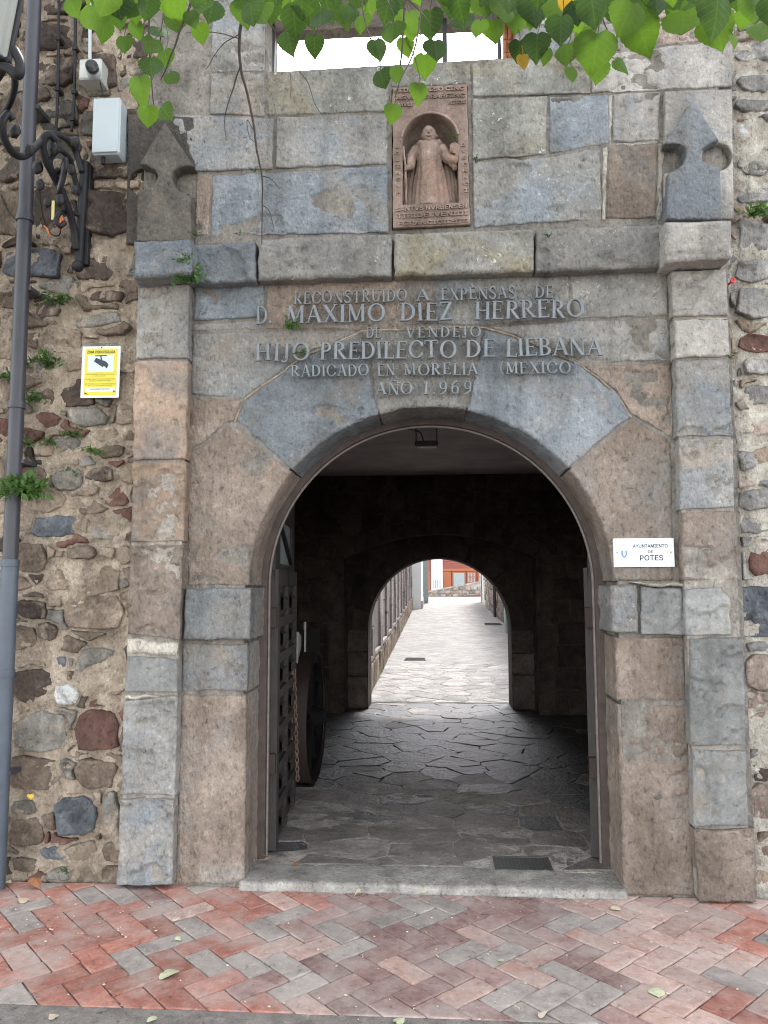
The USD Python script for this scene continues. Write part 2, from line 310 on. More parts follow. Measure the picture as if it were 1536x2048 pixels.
stone_mat('alley_flag', (0.27, 0.255, 0.25), (0.38, 0.365, 0.355), (0.23, 0.22, 0.215), 0.6, scale=2, rough=0.6)
plain('ceiling_plaster', (0.50, 0.43, 0.42), 0.9, var=0.22, nscale=2.2)
plain('white_plaster', (0.74, 0.75, 0.74), 0.85, var=0.05, nscale=4)
plain('cart_rust', (0.020, 0.010, 0.008), 0.7, var=0.4, nscale=40)
plain('lit_edge_wood', (0.16, 0.135, 0.12), 0.55, var=0.3, nscale=30)
plain('dark_wood', (0.050, 0.036, 0.032), 0.55, var=0.35, nscale=22, bump=0.4, bscale=80)
plain('door_wood', (0.020, 0.015, 0.014), 0.7, var=0.3, nscale=18, bump=0.4, bscale=70)
plain('brown_frame', (0.052, 0.036, 0.031), 0.6, var=0.35, nscale=18, bump=0.4, bscale=70)
plain('black_iron', (0.009, 0.009, 0.011), 0.48, var=0.3, spec=0.3, nscale=30, bump=0.25, bscale=60)
plain('pipe_paint', (0.030, 0.031, 0.038), 0.38, var=0.18, nscale=6, spec=0.5)
plain('pipe_blue', (0.052, 0.065, 0.083), 0.45, var=0.18, nscale=6)
plain('rust', (0.115, 0.055, 0.035), 0.75, var=0.45, nscale=40, bump=0.5, bscale=120)
plain('chain_iron', (0.16, 0.11, 0.085), 0.55, metal=0.5, var=0.4, nscale=50)
plain('letter_metal', (0.145, 0.160, 0.174), 0.5, var=0.22, nscale=14, spec=0.5, bump=0.25, bscale=90)
plain('white_plastic', (0.34, 0.385, 0.405), 0.4, var=0.03, nscale=8)
plain('dim_plastic', (0.36, 0.37, 0.35), 0.5, var=0.12, nscale=20)
plain('black_glass', (0.010, 0.010, 0.012), 0.12, var=0.1)
plain('sign_white', (0.55, 0.55, 0.53), 0.4, var=0.03)
plain('sign_yellow', (0.55, 0.47, 0.035), 0.4, var=0.04)
plain('sign_dull_ink', (0.22, 0.19, 0.02), 0.5, var=0.1)
plain('sign_pale_blue', (0.46, 0.53, 0.62), 0.4, var=0.03)
plain('ink_black', (0.018, 0.02, 0.03), 0.5, var=0.1)
plain('ink_grey', (0.16, 0.17, 0.17), 0.5, var=0.1)
plain('plaque_white', (0.56, 0.60, 0.62), 0.3, var=0.02)
plain('crest_blue', (0.10, 0.20, 0.40), 0.4, var=0.1)
plain('crest_grey', (0.42, 0.44, 0.50), 0.4, var=0.1)
plain('grate_iron', (0.075, 0.075, 0.07), 0.5, metal=0.4, var=0.3, nscale=40, bump=0.3)
plain('copper_wire', (0.55, 0.16, 0.06), 0.5, var=0.3)
plain('plum_plate', (0.13, 0.11, 0.135), 0.5, var=0.12)
plain('yellow_tag', (0.55, 0.50, 0.20), 0.6, var=0.1)
plain('bark', (0.10, 0.075, 0.055), 0.85, var=0.4, nscale=30, bump=0.6)
plain('twig_bark', (0.045, 0.032, 0.026), 0.8, var=0.35, nscale=60)
plain('red_timber', (0.20, 0.055, 0.04), 0.6, var=0.2)
plain('orange_timber', (0.27, 0.085, 0.032), 0.5, var=0.15)
plain('clay', (0.50, 0.21, 0.11), 0.8, var=0.3, nscale=30, bump=0.4)
plain('gate_green', (0.22, 0.26, 0.26), 0.5, var=0.12)
plain('poster_white', (0.75, 0.68, 0.68), 0.6, var=0.04)
plain('lamp_metal', (0.05, 0.045, 0.045), 0.5, var=0.2)
plain('dry_leaf_pale', (0.48, 0.50, 0.33), 0.7, var=0.15, nscale=40)
plain('dry_leaf_tan', (0.55, 0.46, 0.34), 0.7, var=0.2, nscale=40)
plain('dry_leaf_brown', (0.33, 0.15, 0.07), 0.7, var=0.25, nscale=40)
plain('dry_leaf_yellow', (0.60, 0.42, 0.05), 0.7, var=0.2, nscale=40)
plain('cart_paint', (0.006, 0.005, 0.005), 0.85, spec=0.15, var=0.2)
plain('worn_edge', (0.33, 0.31, 0.31), 0.6, var=0.25, nscale=30)
plain('paper', (0.20, 0.225, 0.22), 0.6, var=0.12, nscale=10)
def glass_mat(name, tint=(0.75, 0.8, 0.8), back=0.75):
    M[name] = usdkit.material(stage, L_+name, {'f': ('fresnel', {'IOR': 1.5}), 't': ('transparent_bsdf', {'color': tint}), 'g': ('glossy_bsdf', {'color': (1, 1, 1), 'roughness': 0.05}), 'm': ('mix_closure', {})},
        [('f.fac', 'm.fac'), ('t.BSDF', 'm.closure1'), ('g.BSDF', 'm.closure2')], surface='m.closure')
try: glass_mat('pane_glass')
except Exception as e: print('glass', e)
def leaf_mat(name, c1, c2, trans, k=0.45, veins=True):
    nodes = {'oi': ('object_info', {}), 'r': ('rgb_ramp', {'ramp': [(0, c1), (1, c2)]}), 'g': ('geometry', {}),
             'n': ('noise_texture', {'scale': 60.0, 'detail': 4.0}), 'rn': ('rgb_ramp', {'ramp': [(0.3, (0.75,)*3), (0.7, (1.15,)*3)]}),
             'mm': ('mix', {'mix_type': 'multiply', 'fac': 1.0}),
             'p': ('principled_bsdf', {'roughness': 0.55, 'specular_ior_level': 0.25}), 't': ('translucent_bsdf', {}),
             'rt': ('rgb_ramp', {'ramp': [(0, tuple(0.7*x for x in trans)), (1, trans)]}), 'm': ('mix_closure', {'fac': k})}
    links = [('oi.random', 'r.fac'), ('oi.random', 'rt.fac'), ('g.position', 'n.vector'), ('n.fac', 'rn.fac'), ('r.color', 'mm.color1'), ('rn.color', 'mm.color2'),
             ('mm.color', 'p.base_color'), ('p.BSDF', 'm.closure1'), ('t.BSDF', 'm.closure2')]
    if veins:
        nodes.update({'uv': ('uvmap', {'attribute': 'st'}), 'sx': ('separate_xyz', {}), 'ab': ('math', {'math_type': 'absolute'}),
            'ang': ('math', {'math_type': 'multiply_add', 'value2': -0.55}), 'wv': ('math', {'math_type': 'multiply', 'value2': 38.0}), 'sn': ('math', {'math_type': 'sine'}),
            'rv': ('rgb_ramp', {'ramp': [(0.90, (0, 0, 0)), (0.99, (1, 1, 1))]}), 'mid': ('rgb_ramp', {'ramp': [(0.0, (1, 1, 1)), (0.035, (0, 0, 0))]}),
            'mxv': ('math', {'math_type': 'maximum'}), 'mv': ('math', {'math_type': 'multiply', 'value2': 0.14}), 'mc': ('mix', {'mix_type': 'mix', 'color2': (0.26, 0.38, 0.10)}),
            'mt': ('mix', {'mix_type': 'mix', 'color2': (0.16, 0.24, 0.03)})})
        links = [l for l in links if l != ('mm.color', 'p.base_color')]
        links += [('uv.UV', 'sx.vector'), ('sx.x', 'ab.value1'), ('ab.value', 'ang.value1'), ('sx.y', 'ang.value3'), ('ang.value', 'wv.value1'), ('wv.value', 'sn.value1'),
                  ('sn.value', 'rv.fac'), ('ab.value', 'mid.fac'), ('rv.color', 'mxv.value1'), ('mid.color', 'mxv.value2'), ('mxv.value', 'mv.value1'),
                  ('mv.value', 'mc.fac'), ('mm.color', 'mc.color1'), ('mc.color', 'p.base_color'), ('mv.value', 'mt.fac'), ('rt.color', 'mt.color1'), ('mt.color', 't.color')]
    else: links.append(('rt.color', 't.color'))
    M[name] = usdkit.material(stage, L_+name, nodes, links, surface='m.closure')
leaf_mat('leaf_green', (0.04, 0.085, 0.016), (0.075, 0.135, 0.02), (0.135, 0.26, 0.02), 0.5)
leaf_mat('leaf_dark', (0.025, 0.055, 0.018), (0.045, 0.085, 0.02), (0.05, 0.11, 0.012), 0.4)
leaf_mat('leaf_mid', (0.04, 0.08, 0.018), (0.07, 0.125, 0.022), (0.075, 0.155, 0.016), 0.45)
leaf_mat('leaf_yellow', (0.30, 0.20, 0.02), (0.42, 0.22, 0.02), (0.5, 0.3, 0.03), 0.45, veins=False)
leaf_mat('shade_crown_leaf', (0.035, 0.075, 0.015), (0.07, 0.12, 0.02), (0.12, 0.22, 0.02), 0.4, veins=False)
leaf_mat('fern_leaf', (0.045, 0.10, 0.03), (0.09, 0.17, 0.045), (0.15, 0.28, 0.05), 0.35, veins=False)


# ------------------------------------------------------------------ the stone gateway
def wp(pts, y): return Polygon([W(px, py, y) for px, py in pts])
OPEN = unary_union([Point(*AC).buffer(AR, 96), sbox(AC[0]-AR, -1, AC[0]+AR, AC[1])])
seedc = [100]
def block(parent, pts, mat, prot=0.0, name='stone_block', back=-0.06, cut=None, label=None, **k):
    seedc[0] += 1
    P = wp(pts, Y0-prot)
    if cut is not None: P = P.difference(cut)
    P = P.buffer(-0.003, join_style=2)
    rg = random.Random(seedc[0])
    kw = dict(r=0.009, amp=0.005, h=0.0115, edge=0.006, flake=0.010 if rg.random() < .7 else 0.0, tilt=0.010, peck=0.005); kw.update(k)
    return obj(name, stone(P, wallframe(Y0), back, prot+rg.uniform(-.004, .004), seed=seedc[0], **kw), mat, parent, True, label=label)

gate = thing('stone_gateway', 'tall stone gateway front with round arch, pilasters, cornice and raised metal lettering', 'gateway')
DEEP = -0.30
# arch ring
vouss = [
 ([(373, 905), (400, 893), (454, 846), (583, 941), (640, 1040), (640, 1172), (373, 1172)], 'brown_stone'),
 ([(470, 840), (488, 800), (610, 712), (726, 664), (743, 752), (757, 823), (760, 900), (640, 985), (583, 941)], 'blue_stone'),
 ([(757, 824), (743, 752), (727, 662), (966, 655), (949, 745), (934, 820), (930, 900), (760, 900)], 'grey_stone'),
 ([(934, 820), (949, 745), (968, 655), (1037, 677), (1110, 711), (1159, 730), (1230, 784), (1262, 832), (1140, 935), (1080, 985), (930, 900)], 'blue_stone'),
 ([(1140, 935), (1262, 840), (1285, 846), (1345, 882), (1350, 1163), (1080, 1163), (1080, 1040)], 'brown_stone')]
for p, m in vouss: block(gate, p, m, 0.0, 'voussoir', DEEP, OPEN, r=0.014)
# imposts and jambs
OPI = sbox(AC[0]-AR+0.02, -1, AC[0]+AR-0.02, 3)
block(gate, [(370, 1176), (640, 1174), (640, 1280), (364, 1281)], 'blue_brown_stone', 0.045, 'impost', DEEP, OPI, r=0.014)
block(gate, [(1100, 1168), (1278, 1168), (1279, 1268), (1100, 1266)], 'grey_stone', 0.03, 'impost', DEEP, OPI, r=0.02)
block(gate, [(1281, 1172), (1366, 1176), (1369, 1271), (1282, 1269)], 'slate_stone', 0.028, 'impost')
JL, JR = sbox(-1.04, -1, 3, 3), sbox(-3, -1, 0.947, 3)
block(gate, [(362, 1286), (700, 1286), (700, 1384), (361, 1383)], 'blue_brown_stone', 0, 'jamb_stone', DEEP, JL, r=0.016, flake=0.01)
block(gate, [(360, 1388), (700, 1390), (700, 1772), (348, 1772)], 'brown_stone', 0.0, 'jamb_stone', DEEP, JL, r=0.016)
block(gate, [(1000, 1275), (1372, 1272), (1376, 1404), (1000, 1402)], 'brown_stone', 0, 'jamb_stone', DEEP, JR, r=0.016)
block(gate, [(1000, 1408), (1376, 1409), (1393, 1795), (1000, 1786)], 'brown_stone', 0.0, 'jamb_stone', DEEP, JR, r=0.016)
# field under the cornice
field = [
 ([(388, 568), (528, 565), (530, 636), (386, 641)], 'blue_stone'), ([(384, 645), (528, 640), (528, 658), (384, 662)], 'grey_stone'),
 ([(384, 666), (530, 661), (600, 658), (722, 661), (608, 709), (486, 797), (380, 789)], 'blue_brown_stone'),
 ([(379, 793), (480, 799), (468, 840), (452, 844), (400, 890), (375, 902)], 'brown_stone'),
 ([(532, 565), (866, 555), (866, 648), (722, 658), (532, 657)], 'brown_stone'),
 ([(869, 555), (1136, 545), (1142, 630), (970, 651), (869, 648)], 'grey_stone'),
 ([(1140, 545), (1336, 538), (1338, 632), (1148, 637)], 'grey_stone'),
 ([(974, 654), (1146, 641), (1339, 636), (1343, 720), (1163, 726), (1110, 707), (1037, 673)], 'grey_stone'),
 ([(1166, 731), (1344, 724), (1348, 876), (1287, 842), (1264, 830), (1232, 781)], 'brown_stone')]
for p, m in field: block(gate, p, m)
# cornice
cor = part('cornice', gate)
for p, m in [([(386, 486), (511, 481), (512, 562), (386, 566)], 'blue_stone'), ([(514, 474), (784, 464), (784, 551), (515, 560)], 'grey_stone'),
             ([(787, 464), (1068, 456), (1068, 543), (787, 551)], 'moss_stone'), ([(1071, 455), (1330, 446), (1331, 533), (1071, 543)], 'grey_stone')]:
    block(cor, p, m, 0.085, flake=0.012, r=0.018, name='stone_block')
for p, m in [([(266, 480), (382, 476), (382, 549), (265, 555)], 'blue_stone'), ([(1331, 441), (1467, 437), (1466, 516), (1332, 523)], 'pale_stone')]:
    block(cor, p, m, 0.20, flake=0.01, r=0.022, name='cap_stone')
# pilasters
pil = part('pilaster', gate)
for p, m in [([(272, 568), (378, 566), (376, 716), (270, 718)], 'grey_stone'), ([(269, 721), (376, 719), (373, 918), (264, 920)], 'tan_stone'),
             ([(263, 924), (373, 922), (367, 1084), (260, 1085)], 'tan_stone'), ([(259, 1089), (367, 1088), (358, 1280), (254, 1268)], 'brown_stone'),
             ([(251, 1310), (356, 1318), (356, 1386), (248, 1386)], 'slate_stone'), ([(246, 1400), (355, 1390), (350, 1592), (240, 1590)], 'grey_stone'),
             ([(239, 1597), (349, 1597), (342, 1774), (231, 1774)], 'grey_stone')]:
    block(pil, p, m, 0.075, r=0.010, flake=0.014, amp=.006)
block(pil, [(253, 1272), (357, 1284), (356, 1315), (251, 1307)], 'mortar_pale', 0.07, 'mortar_patch', r=0.02, amp=0.006, edge=0.012)
block(pil, [(247, 1388), (318, 1389), (316, 1400), (246, 1399)], 'mortar_pale', 0.079, 'mortar_patch', r=0.01, edge=0.008)
pil = part('pilaster', gate)
for p, m in [([(1342, 541), (1454, 536), (1458, 630), (1346, 634)], 'pale_stone'), ([(1348, 639), (1458, 636), (1461, 712), (1351, 716)], 'pale_stone'),
             ([(1352, 721), (1461, 718), (1468, 871), (1354, 872)], 'grey_stone'), ([(1358, 877), (1468, 876), (1470, 1016), (1360, 1019)], 'blue_brown_stone'),
             ([(1364, 1024), (1474, 1020), (1481, 1160), (1366, 1163)], 'brown_stone'), ([(1369, 1178), (1440, 1172), (1462, 1196), (1463, 1270), (1371, 1272)], 'slate_stone'),
             ([(1379, 1276), (1487, 1274), (1494, 1492), (1380, 1494)], 'slate_stone'), ([(1386, 1500), (1494, 1500), (1499, 1652), (1386, 1655)], 'slate_stone'),
             ([(1388, 1658), (1510, 1658), (1514, 1806), (1398, 1804)], 'brown_stone')]:
    block(pil, p, m, 0.075, r=0.011, flake=0.014, amp=.007)
block(pil, [(1250, 1163), (1480, 1163), (1462, 1192), (1440, 1170), (1366, 1174), (1300, 1172)], 'mortar_pale', 0.05, 'mortar_patch', r=0.02, amp=0.006, edge=0.014)
block(pil, [(1400, 634), (1456, 633), (1457, 638), (1400, 639)], 'mortar_pale', 0.076, 'mortar_patch', r=0.006, edge=0.006)
for par, pts in ((pil, [(1347, 545), (1452, 541), (1508, 1800), (1400, 1800)]),):
    obj('joint_mortar', extrude(wp(pts, YP), wallframe(Y0), 0.0, 0.058), 'mortar_grey', par)
obj('joint_mortar', extrude(wp([(275, 572), (375, 570), (340, 1772), (234, 1772)], YP), wallframe(Y0), 0.0, 0.058), 'mortar_grey', gate)
# courses above the cornice
upper = [
 ([(425, 350), (776, 331), (778, 466), (420, 470)], 'blue_stone'), ([(391, 347), (423, 346), (417, 470), (388, 472)], 'brown_stone'),
 ([(347, 226), (548, 236), (546, 338), (391, 344), (388, 330), (345, 245)], 'blue_brown_stone'), ([(553, 233), (775, 226), (776, 328), (551, 337)], 'grey_stone'),
 ([(533, 143), (778, 132), (778, 223), (550, 231), (533, 233)], 'moss_stone'), ([(781, 131), (942, 125), (944, 168), (781, 175)], 'moss_stone'),
 ([(944, 125), (1180, 110), (1180, 187), (945, 193)], 'moss_stone'), ([(1183, 109), (1468, 76), (1466, 172), (1183, 186)], 'pale_stone'),
 ([(944, 197), (1096, 191), (1094, 310), (944, 320)], 'moss_stone'), ([(1099, 191), (1220, 187), (1219, 285), (1098, 308)], 'blue_stone'),
 ([(944, 324), (1095, 313), (1200, 296), (1205, 436), (946, 456)], 'grey_stone'), ([(1228, 187), (1321, 181), (1319, 281), (1226, 285)], 'pale_stone'),
 ([(1217, 293), (1316, 288), (1313, 437), (1213, 438)], 'brown_stone'),
 ([(420, 148), (529, 145), (531, 232), (419, 228)], 'blue_brown_stone'), ([(424, -60), (531, -66), (530, 141), (421, 144)], 'grey_stone'),
 ([(1040, -120), (1300, -135), (1300, -40), (1040, -30)], 'pale_stone'), ([(1036, -26), (1290, -36), (1290, 40), (1034, 52)], 'pale_stone'), ([(1294, -38), (1472, -50), (1470, 30), (1292, 40)], 'rubble_pink'),
 ([(1030, 56), (1240, 44), (1242, 100), (1180, 106), (1032, 114)], 'grey_stone'), ([(1244, 44), (1470, 34), (1468, 74), (1244, 98)], 'rubble_pink'),
 ([(424, -160), (700, -176), (700, -70), (424, -64)], 'grey_stone')]
for p, m in upper: block(gate, p, m)
block(gate, [(534, 6), (800, -6), (800, -176), (534, -164)], 'pale_stone', 0.0, 'lintel', -0.24)
block(gate, [(803, -6), (1032, -18), (1036, -130), (803, -176)], 'pale_stone', 0.0, 'lintel', -0.24)
for p in ([(1316, 286), (1328, 285), (1326, 438), (1315, 438)], [(1217, 188), (1226, 187), (1224, 288), (1216, 290)], [(1205, 294), (1216, 292), (1212, 440), (1203, 440)], [(1235, 284), (1320, 282), (1318, 289), (1230, 292)]):
    block(gate, p, 'mortar_pale', -0.002, 'mortar_joint', r=0.006, edge=0.008, flake=0, tilt=0)
# arrow headed finials carved in low relief over each pilaster
def finial(mx, mirror):
    fin = part('carved_finial', gate)
    f = (lambda x, y: (x, y)) if not mirror else (lambda x, y: (1716.5-x+0.0*y, y+46))
    base = [f(*q) for q in [(1329, 180), (1466, 176), (1470, 438), (1329, 439)]]
    B = wp(base, Y0-0.03)
    arrow = [(1334, 438), (1334, 347), (1352, 338), (1366, 326), (1373, 309), (1370, 297), (1360, 290), (1345, 286), (1328, 287), (1386, 199), (1439, 281), (1420, 287), (1408, 294), (1402, 306), (1406, 320), (1418, 330), (1442, 336), (1445, 438)]
    A = wp([f(*q) for q in arrow], Y0-0.075)
    seedc[0] += 1
    holes = [Point(*W(*f(1340, 312), Y0-0.05)).buffer(0.088), Point(*W(*f(1437, 309), Y0-0.05)).buffer(0.082)]
    m = mx
    back = B.buffer(-0.004)
    for hh in holes: back = back.difference(hh)
    obj('backing_stone', cat(stone(back, wallframe(Y0), -0.06, 0.030 if not mirror else 0.004, seed=seedc[0], r=0.008, amp=0.002, h=0.015, edge=0.002), extrude(B.buffer(-0.01), wallframe(Y0), -0.07, -0.04)), m[0], fin, True)
    obj('arrow_head', stone(A.buffer(-0.002), wallframe(Y0), -0.03, 0.078, seed=seedc[0]+500, r=0.010, amp=0.005, h=0.012, edge=0.004, peck=.004), m[1], fin, True)
finial(('pale_stone', 'blue_stone'), False)
finial(('shaded_stone', 'shaded_stone'), True)  # left finial: the shade of its corner is put into the stone colour

# mortar core of the wall, with the arch and the window opening cut through
WIN = wp([(533, 142), (1036, 112), (1036, -22), (533, 4)], Y0)
core = sbox(-1.70, -0.3, 1.62, 5.7).difference(OPEN.buffer(0.02)).difference(sbox(-1.06, -1, 0.97, 1.7)).difference(WIN.buffer(0.004))
core = core.difference(wp([(783, 176), (935, 170), (941, 452), (784, 460)], Y0))
obj('mortar_core', extrude(core, wallframe(Y0), -0.34, -0.009), 'mortar_grey', gate)
# sheet of thick-pointed joints around the arch ring
for pts, w in [([(470, 842), (488, 798), (610, 711), (724, 661), (968, 653), (1037, 675), (1112, 709), (1160, 729), (1231, 783), (1263, 833)], 0.0055)]:
    ln = LineString([W(px, py, Y0) for px, py in pts]).buffer(w)
    obj('mortar_joint', stone(ln, wallframe(Y0), -0.02, -0.001, r=0.006, amp=0.004, h=0.012, edge=0.006, seed=77), 'mortar_warm', gate, True)

# ------------------------------------------------------------------ rubble walls on both sides
def rubble(name, label, region, mats, mortar, listed, ym, seed, nfill, sizes, prot=(-0.004, 0.03), drop=.12):
    """Rough mortar bed with field stones pressed into it."""
    w = thing(name, label, 'rubble wall'); rg = random.Random(seed); placed = []
    x0, z0, x1, z1 = region.bounds; hh = 0.014
    nx, nz = int((x1-x0)/hh)+1, int((z1-z0)/hh)+1
    gx, gz = np.meshgrid(np.linspace(x0, x1, nx), np.linspace(z0, z1, nz))
    def shape(cx, cz, ww, hh_, sq, sd):
        m = rg.choice([8, 9, 10, 11]); t = np.sort((np.arange(m)+np.array([rg.uniform(-.36, .36) for _ in range(m)]))/m*2*math.pi); e = min(sq, .62)
        c, s = np.cos(t), np.sin(t); k = np.array([rg.uniform(.93, 1.1) for _ in range(m)])
        u = np.sign(c)*np.abs(c)**e*ww/2*k; v = np.sign(s)*np.abs(s)**e*hh_/2*k
        a = rg.uniform(-.12, .12)
        return Polygon(np.c_[cx+u*math.cos(a)-v*math.sin(a), cz+u*math.sin(a)+v*math.cos(a)]).buffer(0).buffer(-.006).buffer(.006)
    for (px, py, pw, ph, mt, sq) in listed:
        c = W(px, py, ym); s = ym/FPX*1.0
        placed.append((shape(c[0], c[1], pw*s, ph*s, sq, int(px*7+py)), mt))
    # angular field stones packed between them, flatter than they are high
    from scipy.spatial import Voronoi
    rv = np.random.default_rng(seed); sites = []; tries = 0; lo, hi = sizes
    while tries < 16000:
        tries += 1; p = np.array([rv.uniform(x0-.2, x1+.2), rv.uniform(z0-.2, z1+.2)*1.75]); dmin = lo+(hi-lo)*rv.random()**1.6
        if all((p[0]-q[0])**2+(p[1]-q[1])**2 > max(dmin, q[2])**2 for q in sites): sites.append((p[0], p[1], dmin))
    S2 = np.array(sites)[:, :2]; vor = Voronoi(S2); U0 = unary_union([p.buffer(.010) for p, _ in placed])
    for i in range(len(S2)):
        reg = vor.regions[vor.point_region[i]]
        if -1 in reg or not reg or rv.random() < drop: continue
        vv = vor.vertices[reg]; C = Polygon(np.c_[vv[:, 0], vv[:, 1]/1.75]).intersection(region.buffer(-.005)).difference(U0)
        if C.is_empty: continue
        C = max(getattr(C, 'geoms', [C]), key=lambda g: g.area)
        C = C.buffer(-rv.uniform(.006, .016), join_style=2).buffer(-.006).buffer(.006)
        if C.is_empty: continue
        C = max(getattr(C, 'geoms', [C]), key=lambda g: g.area)
        if C.area > 6e-4: placed.append((C, mats[rv.integers(len(mats))]))
    pts = shapely.points(gx, gz); d = np.full(gx.shape, 9.0)
    U = unary_union([p for p, _ in placed]); d = shapely.distance(U, pts)
    q = np.stack([gx, gz, 0*gx], -1)
    n = 0.020*(fbm3(q, 5, seed, 3))+0.022*fbm3(q, 17, seed+9, 3)+0.012*fbm3(q, 45, seed+19, 2)+0.012*np.maximum(0, 1-d/0.03)-0.002
    V = np.stack([gx, ym-n, gz], -1).reshape(-1, 3); idx = np.arange(nx*nz).reshape(nz, nx)
    F = np.vstack([np.c_[idx[:-1, :-1].ravel(), idx[:-1, 1:].ravel(), idx[1:, 1:].ravel()], np.c_[idx[:-1, :-1].ravel(), idx[1:, 1:].ravel(), idx[1:, :-1].ravel()]])
    keep = shapely.contains_xy(region.buffer(0.01), *V[F].mean(1)[:, [0, 2]].T); obj('mortar_bed', (V, F[keep]), mortar, w, True)
    obj('wall_core', extrude(region, wallframe(ym), -0.36, -0.05), 'mortar_grey', w)
    placed.sort(key=lambda s: -s[0].area); print(name, 'stones', len(placed)); left = []
    for k, (P, mt) in enumerate(placed):
        P = P.intersection(region)
        if P.is_empty or P.area < 4e-4: continue
        sz = math.sqrt(P.area)
        obj('stone' , stone(P, wallframe(ym), -0.05, rg.uniform(*prot)+0.012, r=min(0.011, sz*0.12), amp=0.010, h=max(0.010, sz/15), edge=0.008, seed=seed*7+k, flake=rg.choice([0.006, 0.012, 0.018]), bulge=min(0.006, sz*.03), tilt=0.16, fs=14, peck=.006), mt, w, True)
    return w
YR = Y0+0.045
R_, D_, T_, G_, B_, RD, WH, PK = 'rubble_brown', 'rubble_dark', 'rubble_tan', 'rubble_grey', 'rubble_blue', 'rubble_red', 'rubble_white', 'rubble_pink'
left_list = [(125, 683, 90, 56, T_, .6), (155, 787, 88, 66, D_, .8), (195, 640, 105, 34, G_, .7), (215, 594, 80, 26, D_, .8), (212, 706, 100, 50, G_, .7), (110, 1054, 92, 46, B_, .9), (190, 1156, 108, 70, T_, .55),
 (236, 992, 48, 44, RD, .7), (190, 1220, 128, 74, R_, .7), (205, 1337, 104, 84, G_, .6), (65, 1218, 66, 40, D_, .7), (50, 1275, 52, 50, R_, .7), (98, 1262, 42, 36, D_, .8), (121, 1335, 26, 52, B_, .7), (70, 1370, 84, 70, D_, .7),
 (137, 1387, 46, 40, WH, .9), (88, 1463, 104, 78, G_, .6), (199, 1461, 84, 78, RD, .6), (212, 1405, 66, 16, RD, .5), (72, 1547, 108, 66, R_, .6), (196, 1546, 84, 62, R_, .6), (156, 1629, 80, 74, B_, .5), (52, 1612, 52, 30, G_, .8),
 (57, 1664, 66, 58, R_, .6), (167, 1721, 70, 72, T_, .5), (108, 1706, 56, 26, B_, .7), (52, 1727, 46, 28, R_, .7), (224, 1625, 34, 100, G_, .6), (60, 1118, 74, 62, R_, .8), (120, 1150, 50, 66, R_, .8), (215, 1060, 70, 40, G_, .8),
 (12, 690, 46, 70, T_, .6), (8, 780, 40, 60, R_, .6), (8, 865, 40, 60, RD, .6), (10, 950, 46, 56, R_, .6), (180, 835, 80, 40, G_, .7), (225, 905, 52, 26, R_, .8), (135, 890, 60, 30, G_, .8), (200, 950, 60, 30, D_, .8), (90, 800, 44, 40, R_, .8),
 (100, 620, 60, 40, D_, .8), (30, 600, 60, 40, R_, .7), (140, 960, 60, 44, G_, .8), (90, 900, 40, 30, T_, .8), (165, 1105, 60, 26, R_, .8), (95, 1500, 30, 14, R_, .8), (160, 1590, 46, 12, T_, .5), (130, 1745, 60, 26, G_, .8), (215, 775, 36, 80, G_, .8), (95, 735, 50, 44, G_, .8),
 # larger squared stones above, dark tones painting the shade of that corner
 (66, 530, 130, 66, B_, .4), (205, 525, 120, 76, D_, .4), (215, 430, 110, 96, D_, .4), (105, 430, 90, 110, D_, .5), (20, 430, 70, 90, R_, .5), (20, 330, 70, 80, D_, .5), (230, 330, 120, 70, D_, .5), (120, 320, 90, 90, 'shaded_stone', .5), (330, 180, 90, 80, D_, .5), (275, 90, 100, 70, D_, .5),
 (115, 230, 90, 70, 'shaded_stone', .5), (30, 230, 80, 80, R_, .5), (105, 145, 110, 60, D_, .5), (110, 75, 120, 60, D_, .5), (15, 140, 60, 80, D_, .5), (15, 50, 70, 70, 'shaded_stone', .5), (200, 60, 80, 70, D_, .5), (370, 90, 80, 90, D_, .5), (365, 10, 90, 60, D_, .5), (250, 10, 100, 60, D_, .5), (130, 10, 110, 50, D_, .5),
 (265, 250, 80, 60, D_, .5), (190, 250, 60, 60, 'shaded_stone', .5), (385, 180, 50, 70, D_, .5), (205, 150, 70, 80, D_, .5), (300, 300, 70, 40, D_, .6)]
Lr = unary_union([sbox(-2.78, -0.05, -1.695, 3.46), sbox(-2.78, 3.4, W(286, 400, Y0)[0], 5.7), sbox(-2.78, W(345, 222, YR)[1], W(418, 100, Y0)[0], 5.7)])
lwall = rubble('rubble_wall', 'rough rubble wall of brown and grey field stones in tan mortar behind the drainpipe', Lr, [R_, D_, T_, G_, R_, T_, RD, R_], 'mortar_warm', left_list, YR, 3, 0, (0.10, 0.24))
